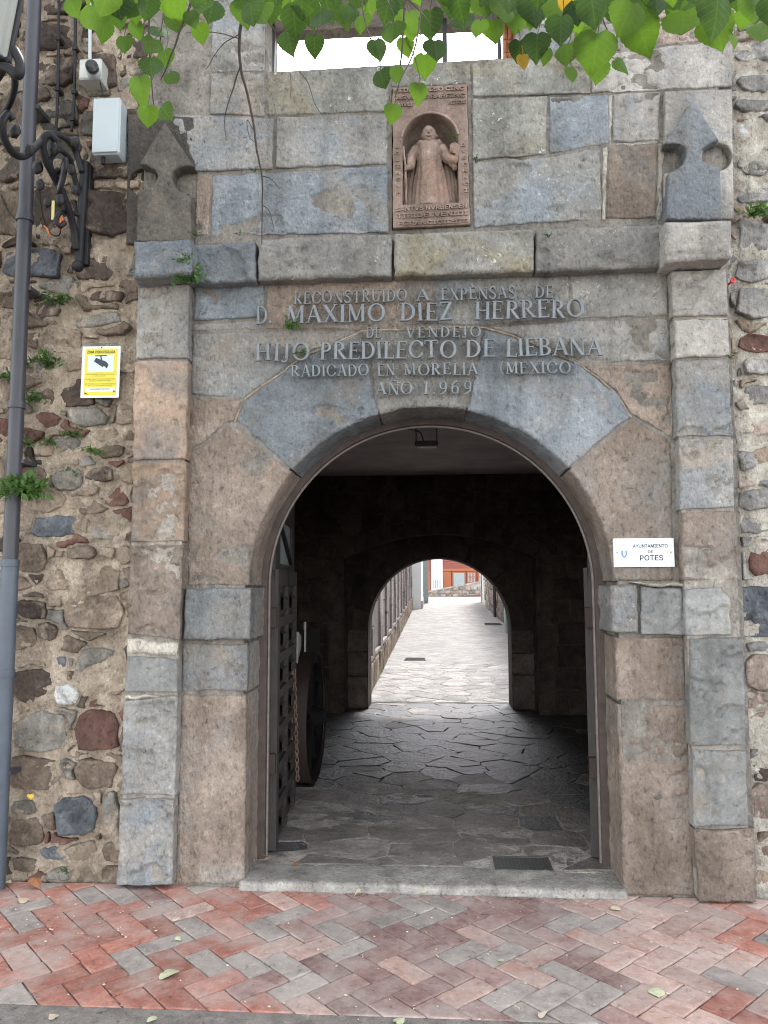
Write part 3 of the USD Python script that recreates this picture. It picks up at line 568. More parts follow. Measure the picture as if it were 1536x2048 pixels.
right_list = [(1508, 485, 70, 76, 'slate_grey', .4), (1505, 545, 80, 44, 'slate_grey', .7), (1508, 607, 74, 64, 'slate_grey', .7), (1508, 690, 60, 34, RD, .8), (1515, 735, 60, 34, 'slate_grey', .8), (1512, 790, 50, 40, 'slate_grey', .8), (1516, 850, 72, 44, PK, .7), (1525, 925, 46, 60, T_, .7), (1489, 922, 30, 38, 'slate_grey', .8),
 (1508, 1000, 62, 40, 'slate_grey', .8), (1512, 1050, 66, 36, 'slate_grey', .8), (1522, 1120, 56, 62, RD, .8), (1512, 1224, 92, 94, B_, .35), (1518, 1293, 50, 22, 'slate_grey', .7), (1520, 1345, 64, 64, PK, .7), (1520, 1400, 56, 40, PK, .8), (1520, 1452, 56, 56, T_, .7), (1520, 1540, 28, 46, D_, .5), (1526, 1605, 50, 66, PK, .7), (1528, 1690, 40, 60, R_, .7), (1528, 1760, 40, 40, T_, .8),
 (1508, 105, 86, 44, 'slate_grey', .8), (1510, 170, 70, 40, 'slate_grey', .8), (1508, 215, 80, 26, 'slate_grey', .8), (1500, 262, 60, 36, WH, .8), (1508, 330, 72, 50, 'slate_grey', .8), (1510, 390, 76, 34, 'slate_grey', .8), (1500, 40, 70, 50, 'slate_grey', .7), (1510, -20, 80, 40, PK, .7)]
Rr = unary_union([sbox(1.615, -0.05, 2.25, 5.7)])
rwall = rubble('rubble_wall', 'narrow strip of rubble wall with pale mortar along the right edge', Rr, ['slate_grey', PK, 'slate_grey', T_, G_], 'mortar_pale', right_list, YR, 5, 0, (0.10, 0.24))

# the same walls going on to either side, out of the picture
def wall_run(par, xa, xb, mortar, mats, seed):
    reg = sbox(xa, -.05, xb, 5.7); rv = np.random.default_rng(seed)
    obj('wall_core', extrude(reg, wallframe(YR), -.36, -.004), mortar, par)
    by = {m: [] for m in mats}; z = 0.0
    while z < 5.6:
        hh = rv.uniform(.09, .2); x = xa+.01
        while x < xb-.05:
            ww = min(rv.uniform(.12, .36), xb-.01-x); P = sbox(x, z, x+ww, min(z+hh, 5.68)).buffer(-.012).buffer(-.02).buffer(.02)
            if not P.is_empty and P.area > .002: by[mats[rv.integers(len(mats))]].append(stone(P, wallframe(YR), -.02, rv.uniform(.008, .035), r=.01, amp=.008, h=.06, edge=.012, seed=int(x*991+z*313)+9000, tilt=.12))
            x += ww
        z += hh
    for m, ms_ in by.items():
        if ms_: obj('stone_run', cat(*ms_), m, par, True, kind='stuff')
wall_run(lwall, -7.0, -2.784, 'mortar_warm', [R_, T_, G_, D_], 61)
wall_run(rwall, 2.254, 6.5, 'mortar_pale', ['slate_grey', PK, T_, G_], 62)
# ------------------------------------------------------------------ ground
obj('ground', bx(-400, 400, -400, 600, -0.6, -0.120), 'asphalt', kind='structure')
obj('road', bx(-40, 40, -40, 3.03, -0.119, -0.004), 'asphalt', kind='structure')
pav = thing('pavement', None, None, kind='structure')
obj('bedding', bx(-7, 6.5, 3.032, Y0+0.02, -0.119, -0.008), 'sand_joint', pav)
wide = sbox(-7.0, 3.034, 6.5, 4.222); rest = {}
area = sbox(-2.7, 3.034, 2.4, 4.222).difference(sbox(-1.05, 4.17, 0.94, 4.4))
cw = 0.1185; rg = random.Random(8); ang = math.radians(-45.5); org = (0.06, 3.43)
nb = 0
for i in range(-70, 70):
    for j in range(-70, 70):
        k = (i-j) % 4
        if k == 0: rc = (i, j, i+2, j+1)
        elif k == 3: rc = (i, j, i+1, j+2)
        else: continue
        P = sbox(*[c*cw for c in rc]).buffer(-0.0030, join_style=2)
        P0 = affinity.translate(affinity.rotate(P, math.degrees(ang), origin=(0, 0)), *org); P = P0.intersection(area)
        if P.is_empty and P0.intersects(wide) and (P0.centroid.x < -2.7 or P0.centroid.x > 2.4):
            P = P0.intersection(wide)
            if P.geom_type == 'Polygon' and P.area > .002: rest.setdefault(rg.choice(['paver_red', 'paver_mauve', 'paver_pink', 'paver_grey', 'paver_red']), []).append(extrude(P, floorframe(0), -.02, rg.uniform(-.002, .002)))
            continue
        if P.is_empty or P.area < 0.0012 or P.geom_type != 'Polygon': continue
        c = P.centroid; t = rg.random()
        redness = np.clip((-c.x-0.55)/0.5, 0, 1)+np.clip((c.x-0.85)/0.6, 0, 1)*0.5
        pink = np.clip((c.x-0.3)/0.6, 0, 1)
        if t < redness*0.74: mt = 'paver_red'
        elif t < redness*0.80+0.14+0.30*pink: mt = 'paver_pink' if rg.random() < pink*.7+.15 else 'paver_grey'
        elif rg.random() < 0.14: mt = 'paver_grey'
        else: mt = 'paver_pink' if rg.random() < .12+pink*.75 else 'paver_mauve'
        nb += 1
        obj('paving_brick', stone(P, floorframe(0.0), -0.02, rg.uniform(-.0025, .0022), r=0.005, amp=0.0012, h=0.025, edge=0.0022, seed=900+nb, tilt=0.014, fs=20), mt, pav, True)

for m_, ms_ in rest.items(): obj('paving_run', cat(*ms_), m_, pav, kind='stuff')

# ------------------------------------------------------------------ raised metal inscription: serif capitals built stroke by stroke
TK, TN = 0.17, 0.075
def _st(x, a=0.0, b=1.0, w=TK, ser=True):
    g = [sbox(x-w/2, a, x+w/2, b)]
    if ser: g += [sbox(x-w/2-.075, a, x+w/2+.075, a+.05), sbox(x-w/2-.075, b-.05, x+w/2+.075, b)]
    return unary_union(g)
def _ln(p, q, w): return LineString([p, q]).buffer(w/2, cap_style=2)
def _ell(cx, cy, rx, ry): return affinity.scale(Point(0, 0).buffer(1, 24), rx, ry).__class__(np.array(affinity.scale(Point(0, 0).buffer(1, 24), rx, ry).exterior.coords)+[cx, cy])
def _ring(cx, cy, rx, ry, tk=TK, tn=TN): return _ell(cx, cy, rx, ry).difference(_ell(cx, cy, rx-tk, ry-tn))
def _sp(pts, w): return LineString(spline(pts, 8)).buffer(w/2, cap_style=2)
def _foot(x, y=0, w=.13): return sbox(x-w, y, x+w, y+.05)
def glyph(c):
    U = unary_union
    if c == 'A': return U([_ln((.08, 0), (.40, 1), TN), _ln((.40, 1), (.74, 0), TK), _ln((.18, .34), (.62, .34), TN), _foot(.08), _foot(.74)]).intersection(sbox(-1, 0, 2, 1)), .84
    if c == 'B': return U([_st(.16), _ring(.30, .74, .32, .26).intersection(sbox(.2, 0, 2, 1)), _ring(.30, .27, .38, .27).intersection(sbox(.2, 0, 2, 1))]), .72
    if c == 'C': return U([_ring(.46, .5, .46, .51).difference(Polygon([(.5, .5), (1.2, .95), (1.2, .05)])), sbox(.76, .66, .82, .92)]), .88
    if c == 'D': return U([_st(.16), _ring(.30, .5, .52, .5).intersection(sbox(.2, 0, 2, 1))]), .86
    if c in 'EF':
        g = [_st(.16), sbox(.16, .93, .62, 1), sbox(.58, .80, .63, 1), sbox(.16, .48, .5, .545), sbox(.46, .42, .5, .6)]
        if c == 'E': g += [sbox(.16, 0, .66, .07), sbox(.61, 0, .66, .2)]
        return U(g), .70
    if c == 'H': return U([_st(.16), _st(.72), sbox(.16, .47, .72, .54)]), .88
    if c == 'I': return _st(.16), .32
    if c == 'J': return U([_st(.26, .12, 1, ser=False), sbox(.12, .95, .42, 1), _sp([(.26+TK/2-.05, .14), (.24, -.02), (.08, -.06), (.0, .02)], .09)]), .46
    if c == 'L': return U([_st(.16), sbox(.16, 0, .62, .07), sbox(.57, 0, .62, .22)]), .64
    if c == 'M': return U([_ln((.14, 0), (.16, 1), TN), _ln((.16, 1), (.5, .08), TK), _ln((.5, .08), (.84, 1), TN), _ln((.86, 0), (.86, 1), TK), _foot(.14), _foot(.86), _foot(.12, .95, .1), _foot(.88, .95, .1)]).intersection(sbox(-1, 0, 2, 1)), 1.02
    if c in 'NÑ':
        g = [_st(.14, w=TN), _st(.76, w=TN), _ln((.12, 1), (.76, 0), TK)]
        g = [U(g).intersection(sbox(-1, 0, 2, 1))]
        if c == 'Ñ': g.append(_sp([(.25, 1.1), (.38, 1.17), (.52, 1.11), (.66, 1.18)], .07))
        return U(g), .90
    if c == 'O': return _ring(.48, .5, .48, .51), .98
    if c in 'PR':
        g = [_st(.16), _ring(.30, .73, .35, .27).intersection(sbox(.2, 0, 2, 1))]
        if c == 'R': g += [_ln((.34, .48), (.72, 0), TK*.9), _foot(.72, 0, .1)]
        return U(g).intersection(sbox(-1, 0, 2, 1.01)), .72 if c == 'P' else .82
    if c == 'S': return U([_sp([(.56, .80), (.48, .95), (.28, .96), (.12, .80), (.2, .60), (.42, .46), (.56, .28), (.44, .05), (.22, .03), (.07, .2)], .125), sbox(.54, .72, .59, .96), sbox(.04, .04, .09, .28)]), .66
    if c == 'T': return U([_st(.4, ser=False), _foot(.4, 0, .16), sbox(.02, .93, .78, 1), sbox(.02, .78, .07, 1), sbox(.73, .78, .78, 1)]), .80
    if c == 'U': return U([_st(.16, .3, 1, ser=False), _st(.72, .3, 1, w=TN, ser=False), _foot(.16, .95, .15), _foot(.72, .95, .13), _ring(.417, .32, .337, .33).intersection(sbox(-1, -1, 2, .32))]), .88
    if c == 'V': return U([_ln((.1, 1), (.42, 0), TK), _ln((.42, 0), (.74, 1), TN), _foot(.1, .95), _foot(.74, .95)]).intersection(sbox(-1, 0, 2, 1)), .84
    if c == 'X': return U([_ln((.1, 1), (.7, 0), TK), _ln((.1, 0), (.7, 1), TN), _foot(.1), _foot(.7), _foot(.1, .95), _foot(.7, .95)]).intersection(sbox(-1, 0, 2, 1)), .80
    if c == 'Z': return U([sbox(.06, .93, .66, 1), sbox(.03, 0, .68, .07), _ln((.1, 0), (.62, 1), TK*.85), sbox(.06, .78, .11, 1), sbox(.63, 0, .68, .22)]).intersection(sbox(-1, 0, 2, 1)), .72
    if c == '.': return Point(.1, .09).buffer(.09), .24
    if c == '(': return _sp([(.26, 1.04), (.1, .75), (.08, .3), (.26, -.06)], .075), .34
    if c == ')': return _sp([(.08, 1.04), (.24, .75), (.26, .3), (.08, -.06)], .075), .34
    if c == '1': return U([_st(.2, ser=False), _foot(.2, 0, .17), _ln((.02, .82), (.2, .98), .07)]), .42
    if c == '9': return U([_ring(.3, .68, .3, .32, .13), _sp([(.54, .62), (.5, .3), (.3, .06), (.12, .0)], .11)]), .66
    if c == '6': return U([_ring(.3, .32, .3, .32, .13), _sp([(.06, .38), (.1, .7), (.3, .94), (.48, 1.0)], .11)]), .66
    raise KeyError(c)
ins = thing('raised_inscription', 'six lines of raised grey metal serif capitals fixed to the stone above the arch', 'inscription')
rg = random.Random(4)
LINES = [
 ([('RECONSTRUIDO', 588, 815), ('A', 832, 860), ('EXPENSAS', 882, 1031), ('DE', 1070, 1106)], 588, 609.5, 1106, 596.5, 0.070),
 ([('D.', 513, 545), ('MAXIMO', 573, 771), ('DIEZ', 800, 906), ('HERRERO', 949, 1169)], 513, 649, 1169, 636, 0.103),
 ([('DE', 733, 763), ('VENDEJO', 812, 962)], 733, 678, 962, 674, 0.062),
 ([('HIJO', 512, 620), ('PREDILECTO', 640, 913), ('DE', 931, 991), ('LIEBANA', 1011, 1204)], 512, 723, 1204, 711, 0.100),
 ([('RADICADO', 583, 739), ('EN', 755, 791), ('MORELIA', 808, 956), ('(MEXICO)', 1000, 1153)], 583, 755, 1153, 747, 0.066),
 ([('AÑO', 752, 826), ('1.969', 847, 944)], 752, 790.5, 944, 788, 0.070)]
for words, bx0, by0, bx1, by1, hgt in LINES:
    line = part('text_line', ins)
    for word, xa, xb in words:
        ya, yb = [by0+(by1-by0)*(q-bx0)/(bx1-bx0) for q in (xa, xb)]
        A_, B_p = W(xa, ya, Y0-.03), W(xb, yb, Y0-.03); Lw = np.linalg.norm(B_p-A_); e = (B_p-A_)/Lw; nn = np.array([-e[1], e[0]])
        gl = [glyph(c) for c in word]; tot = sum(w for _, w in gl)*hgt; gap = (Lw-tot)/max(1, len(word)-1) if len(word) > 1 else 0; fx = 1.0
        if gap < 0.004: gap = 0.006; fx = (Lw-gap*(len(word)-1))/tot
        x = 0.0
        for (g, w) in gl:
            a = rg.uniform(-.045, .045); dd = 0.042+rg.uniform(-.005, .007)
            g2 = affinity.rotate(affinity.scale(g, hgt*fx, hgt, origin=(0, 0)), math.degrees(a), origin=(0, 0))
            def fr(uv, d, x=x): 
                q = A_+np.outer(uv[:, 0]+x, e)+np.outer(uv[:, 1], nn); return np.stack([q[:, 0], Y0-np.asarray(d)*np.ones(len(uv)), q[:, 1]], 1)
            body = extrude(g2, fr, dd-0.018, dd); bev = extrude(g2.buffer(-0.0018), fr, dd-0.002, dd+0.0018)
            pins = [bx(0, 0.006, 0, 0.02, 0, 0.006)]
            obj('letter', cat(body, bev) if not g2.buffer(-0.0018).is_empty else body, 'letter_metal', line)
            c0 = np.array(g2.representative_point().coords)[0]
            x += w*hgt*fx+gap

# ------------------------------------------------------------------ carved relief of a robed figure in a niche
rel = thing('carved_relief', 'reddish carved stone panel with a robed figure in an arched niche and lettered border', 'relief')
outer = wp([(785, 178), (934, 171), (940, 451), (786, 459)], Y0)
nb0, nb1, nsp = W(806, 413, Y0), W(917, 408, Y0), W(862, 283, Y0)
ncx, nr = (nb0[0]+nb1[0])/2, (nb1[0]-nb0[0])/2
niche = unary_union([sbox(ncx-nr, nb0[1]+.004, ncx+nr, nsp[1]), Point(ncx, nsp[1]).buffer(nr, 32)])
obj('panel', stone(outer.difference(niche), wallframe(Y0), -0.18, 0.016, r=0.006, amp=0.0025, h=0.009, edge=0.003, seed=41, fs=16), 'relief_rose', rel, True)
nv, nf = [], []
for k, zz in enumerate(np.linspace(nb0[1]-.01, nsp[1], 12)):
    for a in np.linspace(0, math.pi, 25): nv.append((ncx-1.03*nr*math.cos(a), Y0+0.0+0.17*math.sin(a)**.6, zz))
for ph in np.linspace(0.12, math.pi/2, 10):
    for a in np.linspace(0, math.pi, 25): nv.append((ncx-1.03*nr*math.cos(a)*math.cos(ph), Y0+0.17*(math.sin(a)**.6)*math.cos(ph), nsp[1]+1.03*nr*math.sin(ph)))
for i in range(21):
    for k in range(24): a = i*25+k; nf += [[a, a+1, a+26], [a, a+26, a+25]]
obj('niche', (np.array(nv), np.array(nf)[:, ::-1]), 'relief_stone', rel, True)
obj('niche_floor', bx(ncx-nr, ncx+nr, Y0-0.012, Y0+0.1, nb0[1]-.012, nb0[1]+.006, .003), 'relief_rose', rel)
rim = [(ncx-(nr+.006)*math.cos(a), Y0-0.018, nsp[1]+(nr+.006)*math.sin(a)) for a in np.linspace(0.15, math.pi-.15, 30)]
obj('niche_rim', tube(rim, 0.007, 6), 'relief_rose', rel, True)
# the figure, base at niche floor
H = 0.475*(nsp[1]+nr-nb0[1])/0.53
import manifold3d as m3
fz, fy, fxc = nb0[1]+.005, Y0+0.06, ncx-.004
def loft(secs, n=64):
    V = []; F = []
    for (z, cx, cy, rx, ry, k, amp, ph) in secs:
        a = np.linspace(0, 2*math.pi, n, endpoint=False)
        r = 1+amp*np.sin(k*a+ph)*(.6+.4*np.sin(3*a+1))
        V += list(np.c_[cx+rx*r*np.cos(a), cy+ry*r*np.sin(a), np.full(n, z)])
    m = len(secs)
    for i in range(m-1):
        for j in range(n):
            l = (j+1) % n; F += [[i*n+j, i*n+l, (i+1)*n+l], [i*n+j, (i+1)*n+l, (i+1)*n+j]]
    V += [(secs[0][1], secs[0][2], secs[0][0]), (secs[-1][1], secs[-1][2], secs[-1][0])]
    for j in range(n):
        l = (j+1) % n; F += [[len(V)-2, l, j], [len(V)-1, (m-1)*n+j, (m-1)*n+l]]
    return np.array(V), np.array(F)
def mani(v, f): return m3.Manifold(m3.Mesh(np.asarray(v, np.float32), np.asarray(f, np.uint32)))
def chain(pts, rs):
    parts = [m3.Manifold.sphere(r, 16).translate(tuple(map(float, p))) for p, r in zip(pts, rs)]
    return m3.Manifold.batch_boolean([m3.Manifold.batch_hull([parts[i], parts[i+1]]) for i in range(len(parts)-1)], m3.OpType.Add)
def FP(u, d, v): return (fxc+u*H, fy-d*H, fz+v*H)
secs = []
for v, rx, ry, amp in [(0, .235, .13, .17), (.03, .235, .13, .17), (.15, .222, .125, .17), (.3, .205, .12, .15), (.45, .175, .115, .11), (.55, .155, .115, .05), (.65, .165, .115, .03), (.74, .175, .11, .02), (.79, .15, .10, .01), (.815, .09, .075, 0)]:
    secs.append((fz+v*H, fxc, fy, rx*H, ry*H, 13, amp, 1.3*v))
fig = [mani(*loft(secs))]
sc = []
for v, rx in [(.0, .12), (.2, .112), (.4, .1), (.6, .1), (.77, .115)]: sc.append((fz+v*H+.004, fxc-.01*H*(1-v), fy-.095*H, rx*H, .055*H, 7, .05, .4))
fig.append(mani(*loft(sc)))
fig.append(chain([FP(0, .02, .80), FP(0, .035, .9)], [.05*H, .055*H]))
fig.append(m3.Manifold.sphere(1, 40).scale((.088*H, .09*H, .112*H)).translate(FP(-.005, .05, .905)))
fig.append(chain([FP(-.005, .145, .915), FP(-.005, .155, .885)], [.010*H, .018*H]))
for s in (-1, 1): fig.append(m3.Manifold.sphere(.022*H, 12).translate(FP(-.005+s*.085, .045, .9)))
fig.append(chain([FP(-.005-.035, .135, .925), FP(-.005+.03, .135, .925)], [.012*H, .012*H]))
fig.append(chain([FP(-.03, .135, .855), FP(.02, .135, .855)], [.014*H, .014*H]))
# cowl
for u0 in (-1, 1): fig.append(chain([FP(u0*.03, .10, .775), FP(u0*.11, .07, .79), FP(u0*.13, 0, .81), FP(u0*.06, -.06, .84)], [.035*H, .04*H, .04*H, .04*H]))
# arm to the viewer's left going down to the staff, with a wide sleeve
fig.append(chain([FP(-.16, .02, .745), FP(-.225, .05, .62), FP(-.225, .10, .50)], [.062*H, .064*H, .052*H]))
fig.append(chain([FP(-.225, .10, .50), FP(-.255, .13, .455)], [.036*H, .03*H]))
for k in range(4): fig.append(chain([FP(-.245-.01*k, .14, .475-.018*k), FP(-.275, .17, .47-.018*k), FP(-.292, .15, .468-.018*k)], [.0105*H]*3))
fig.append(chain([FP(-.275, .14, .02), FP(-.285, .14, .45), FP(-.305, .13, .72)], [.014*H]*3))
# arm to the viewer's right bent up, carrying a small block
fig.append(chain([FP(.15, .02, .745), FP(.215, .06, .60), FP(.29, .12, .535)], [.062*H, .064*H, .055*H]))
fig.append(chain([FP(.25, .08, .56), FP(.30, .09, .46)], [.05*H, .035*H]))
fig.append(chain([FP(.29, .12, .535), FP(.325, .14, .60)], [.034*H, .028*H]))
for k in range(4): fig.append(chain([FP(.315, .165-.005*k, .585+.02*k), FP(.29, .18-.005*k, .60+.02*k), FP(.27, .175, .60+.02*k)], [.0105*H]*3))
fig.append(m3.Manifold.batch_hull([m3.Manifold.sphere(.008*H, 8).translate(FP(u, d, v)) for u, v in ((.25, .63), (.34, .61), (.35, .69), (.30, .735), (.25, .71)) for d in (.07, .16)]))
# cloak falling on either side
for s in (-1, 1):
    for k, (u, rr) in enumerate([(.225, .032), (.27, .026), (.305, .02)]):
        fig.append(chain([FP(s*(u-.04), -.04, .66-.05*k), FP(s*u, -.02-.01*k, .35), FP(s*(u+.02), .0-.015*k, .0)], [rr*H, rr*1.1*H, rr*1.25*H]))
fm = m3.Manifold.batch_boolean(fig, m3.OpType.Add).refine_to_length(0.0065).to_mesh()
tv, tf = np.array(fm.vert_properties[:, :3], float), np.array(fm.tri_verts)
for _ in range(3):
    e_ = np.vstack([tf[:, [0, 1]], tf[:, [1, 2]], tf[:, [2, 0]]]); e_ = np.vstack([e_, e_[:, ::-1]]); sm = np.zeros_like(tv); np.add.at(sm, e_[:, 0], tv[e_[:, 1]]); ct_ = np.bincount(e_[:, 0], minlength=len(tv))[:, None]
    tv = np.where(ct_ > 0, tv*.6+.4*sm/np.maximum(ct_, 1), tv)
tv = tv+0.0042*np.stack([fbm3(tv*[1, 1, .45], 55, 5), fbm3(tv*[1, 1, .45], 55, 9), fbm3(tv, 55, 13)], 1)
ok = tv[:, 1] < Y0+0.093
tv[:, 1] = np.minimum(tv[:, 1], Y0+0.13); tv[:, 2] = np.maximum(tv[:, 2], nb0[1])
obj('robed_figure', (tv, tf), 'relief_rose', rel, True)
# carved letters on the panel border
def text_on(parent, name, txt, p0, p1, y, height, mat, depth=0.002, bold=False, fit=True, label=None):
    t = meshkit.text_mesh(txt, height, depth, bold); v = np.array(t.vertices)
    A_, B_p = np.array(p0), np.array(p1); Lw = np.linalg.norm(B_p-A_); e = (B_p-A_)/Lw; nn = np.array([-e[1], e[0]])
    if fit: v[:, 0] = (v[:, 0]-v[:, 0].min())*Lw/(v[:, 0].max()-v[:, 0].min())
    q = A_+np.outer(v[:, 0], e)+np.outer(v[:, 1], nn)
    return obj(name, (np.stack([q[:, 0], y-v[:, 2], q[:, 1]], 1), np.array(t.faces)), mat, parent, label=label)
let = part('carved_lettering', rel)
for tx, a, b, hh in [('SANTVS NVRBENSEN', (792, 426), (934, 419), .024), ('TIBIDELVENIDI', (794, 440), (935, 433), .024), ('FGRANCIOIESTS', (797, 455), (936, 448), .022), ('SEDENTE ESO CINC', (790, 190), (928, 184), .022), ('ASVI MORABEINC', (792, 204), (930, 198), .022), ('MVLI', (797, 217), (826, 216), .020), ('NITOS', (897, 213), (931, 211), .020)]:
    text_on(let, 'carved_line', tx, W(*a, Y0), W(*b, Y0), Y0-0.0145, hh, 'relief_rose', 0.009, True)
for k, ch in enumerate('SOLINGVA'): text_on(let, 'carved_character', ch, W(790+.4*k, 300+k*13, Y0), W(799+.4*k, 300+k*13, Y0), Y0-.0145, .018, 'relief_rose', .006, True)
for k, ch in enumerate('DVSERNCI'): text_on(let, 'carved_character', ch, W(922+.9*k, 296+k*13, Y0), W(931+.9*k, 296+k*13, Y0), Y0-.0145, .018, 'relief_rose', .006, True)

# ------------------------------------------------------------------ threshold, passage floor
obj('threshold', stone(sbox(-1.06, Y0-.035, 0.965, Y0+0.235), floorframe(0), -0.03, 0.046, r=0.018, amp=0.005, h=0.02, edge=0.007, seed=55, flake=0.004), 'threshold_stone', smooth=True, kind='structure')
flo = thing('passage_floor', None, None, kind='structure')
ZF = 0.045
alley_z = lambda y: ZF+0.03*np.maximum(0, np.asarray(y)-10.2)
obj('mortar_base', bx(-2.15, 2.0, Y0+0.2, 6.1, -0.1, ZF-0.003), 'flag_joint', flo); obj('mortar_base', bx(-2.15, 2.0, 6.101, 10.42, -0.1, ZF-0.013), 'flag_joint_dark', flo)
from scipy.spatial import Voronoi
rg2 = np.random.default_rng(21); sites = []
yy = 3.9; j = 0
while yy < 15.2:
    deep = yy > 5.9; dx = .50 if deep else .38
    for xx in np.arange(-3.0, 3.0, dx): sites.append((xx+(j % 2)*dx/2+rg2.uniform(-.17, .17), yy+rg2.uniform(-.09, .09)))
    yy += .215 if deep else .28; j += 1
vor = Voronoi(np.array(sites))
cover_hole = Polygon([G(991, 1713, ZF), G(1097, 1717, ZF), G(1099, 1742, ZF), G(990, 1740, ZF)]); cx0, cy0, cx1, cy1 = cover_hole.bounds; cover_rect = sbox(cx0, cy0, cx1, cy1)
room = sbox(-1.75, Y0+0.24, 1.93, 10.40); n = 0
lane = sbox(-0.95, 10.44, 1.75, 14.3); alley_cells = []
for i in range(len(sites)):
    reg = vor.regions[vor.point_region[i]]
    if -1 in reg or not reg: continue
    C = Polygon(vor.vertices[reg])
    P = C.intersection(room).difference(cover_rect.buffer(.012))
    if P.geom_type == 'Polygon' and P.area > .004:
        P = P.buffer(-0.0055).buffer(0.003).buffer(0)
        if P.is_empty or P.geom_type != 'Polygon': continue
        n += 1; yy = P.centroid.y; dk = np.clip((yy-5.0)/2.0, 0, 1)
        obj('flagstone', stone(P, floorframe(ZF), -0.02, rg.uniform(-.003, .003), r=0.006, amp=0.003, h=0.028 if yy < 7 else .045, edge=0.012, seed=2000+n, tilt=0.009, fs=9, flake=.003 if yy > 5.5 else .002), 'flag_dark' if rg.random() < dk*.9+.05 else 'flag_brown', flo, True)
    Q = C.intersection(lane)
    if Q.geom_type == 'Polygon' and Q.area > .01: alley_cells.append(Q.buffer(-0.011).buffer(.006))
cov = thing('drain_cover', 'dark ribbed metal drain cover set in the passage floor just inside the threshold', 'drain cover')
obj('frame', cat(extrude(cover_rect.difference(cover_rect.buffer(-.012)), floorframe(ZF), -.03, .004)), 'grate_iron', cov)
obj('lid', bx(cx0+.013, cx1-.013, cy0+.013, cy1-.013, ZF-.03, ZF+.0002), 'grate_iron', cov)
for k in range(14):
    xx = cx0+.022+(cx1-cx0-.044)*k/13; obj('rib', bx(xx-.004, xx+.004, cy0+.02, cy1-.02, ZF-.001, ZF+.0026, .0008), 'grate_iron', cov)

# ------------------------------------------------------------------ the passage room
pas = thing('covered_passage', 'dark covered stone passage behind the gateway with a pale plaster ceiling', 'passage')
YB = 9.58; ZC = W(850, 950, YB)[1]
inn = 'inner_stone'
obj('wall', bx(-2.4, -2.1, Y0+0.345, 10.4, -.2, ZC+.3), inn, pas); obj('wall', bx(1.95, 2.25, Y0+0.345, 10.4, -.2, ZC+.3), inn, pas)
obj('ceiling', bx(-2.098, 1.948, Y0+0.345, YB+.1, ZC, ZC+.3), 'ceiling_plaster', pas)
bw0, bw1 = W(688, 1300, YB)[0], W(1076, 1300, YB)[0]; crown = W(876, 1068, YB)[1]; spr = W(688, 1118, YB)[1]
bc = (bw0+bw1)/2; hw = (bw1-bw0)/2; sag = crown-spr; RR = (hw*hw+sag*sag)/(2*sag)
seg = Point(bc, crown-RR).buffer(RR, 96).intersection(sbox(bw0, spr, bw1, 9)); seg = unary_union([seg, sbox(bw0, -1, bw1, spr+.001)])
backwall = sbox(-2.1, -.2, 1.95, ZC+.3).difference(seg)
obj('end_wall', extrude(backwall, wallframe(YB), -0.32, 0), inn, pas)
rg3 = random.Random(77)
for r_ in range(6):                                          # roughly coursed stones of the end wall, above and beside the arch
    x = -2.05
    zz = 0.1+r_*0.0
for zz in np.arange(0.07, ZC-.1, .27):
    x = -2.06
    while x < 1.92:
        ww = rg3.uniform(.25, .55); P = sbox(x, zz, min(x+ww, 1.93), zz+.25).difference(seg.buffer(.19)); x += ww+.02
        if P.is_empty or P.geom_type != 'Polygon' or P.area < .015: continue
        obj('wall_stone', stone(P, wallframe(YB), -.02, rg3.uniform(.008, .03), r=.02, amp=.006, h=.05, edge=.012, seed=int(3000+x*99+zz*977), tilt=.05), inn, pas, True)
for k in range(15):                                          # arch stones of the segmental rim
    a0, a1 = [math.pi/2+math.asin(hw/RR)*(1-2*q/15) for q in (k, k+1)]
    pts = [(bc+r*math.cos(a), crown-RR+r*math.sin(a)) for r, a in ((RR, a0), (RR+.18, a0), (RR+.18, a1), (RR, a1))]
    obj('arch_stone', stone(Polygon(pts).buffer(-.004), wallframe(YB), -.1, .02, r=.015, amp=.004, h=.04, edge=.006, seed=3300+k), 'inner_stone', pas, True)
Y2, Y3 = YB+.32, 10.42
c2 = W(880, 1119, Y3)[1]; xl, xr = W(743, 1350, Y3)[0], W(1017, 1350, Y3)[0]; r2 = (xr-xl)/2; cc2 = ((xl+xr)/2, c2-r2)
op2 = unary_union([Point(*cc2).buffer(r2, 64), sbox(xl, -1, xr, cc2[1])])
obj('inner_arch_wall', extrude(sbox(-2.1, -.2, 1.95, ZC+.3).difference(op2), wallframe(Y2), -(Y3-Y2), 0), inn, pas)
for s, xa, xb in ((0, bw0+.01, xl-.005), (1, xr+.005, bw1-.01)):
    zz = ZF+.01
    while zz < cc2[1]-.1:
        hh = rg3.uniform(.25, .42); obj('jamb_stone', stone(sbox(xa, zz, xb, min(zz+hh, cc2[1])), wallframe(Y2), -.02, .014, r=.02, amp=.005, h=.04, edge=.008, seed=int(3500+zz*100+s), tilt=.04), 'inner_jamb', pas, True); zz += hh+.012
for k in range(13):
    a0, a1 = math.pi*k/13, math.pi*(k+1)/13
    pts = [(cc2[0]+r*math.cos(a), cc2[1]+r*math.sin(a)) for a in (a0, (a0+a1)/2, a1) for r in (r2+.004,)]+[(cc2[0]+r*math.cos(a), cc2[1]+r*math.sin(a)) for a in (a1, a0) for r in (r2+.22,)]
    P = Polygon(pts).intersection(seg.buffer(-.01))
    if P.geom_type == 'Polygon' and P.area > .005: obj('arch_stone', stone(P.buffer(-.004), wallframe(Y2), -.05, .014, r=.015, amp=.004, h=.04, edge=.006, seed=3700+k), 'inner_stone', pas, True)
obj('roof_slab', bx(-2.4, 2.25, Y0+0.345, 10.42, ZC+.302, ZC+.5), 'mortar_grey', pas)
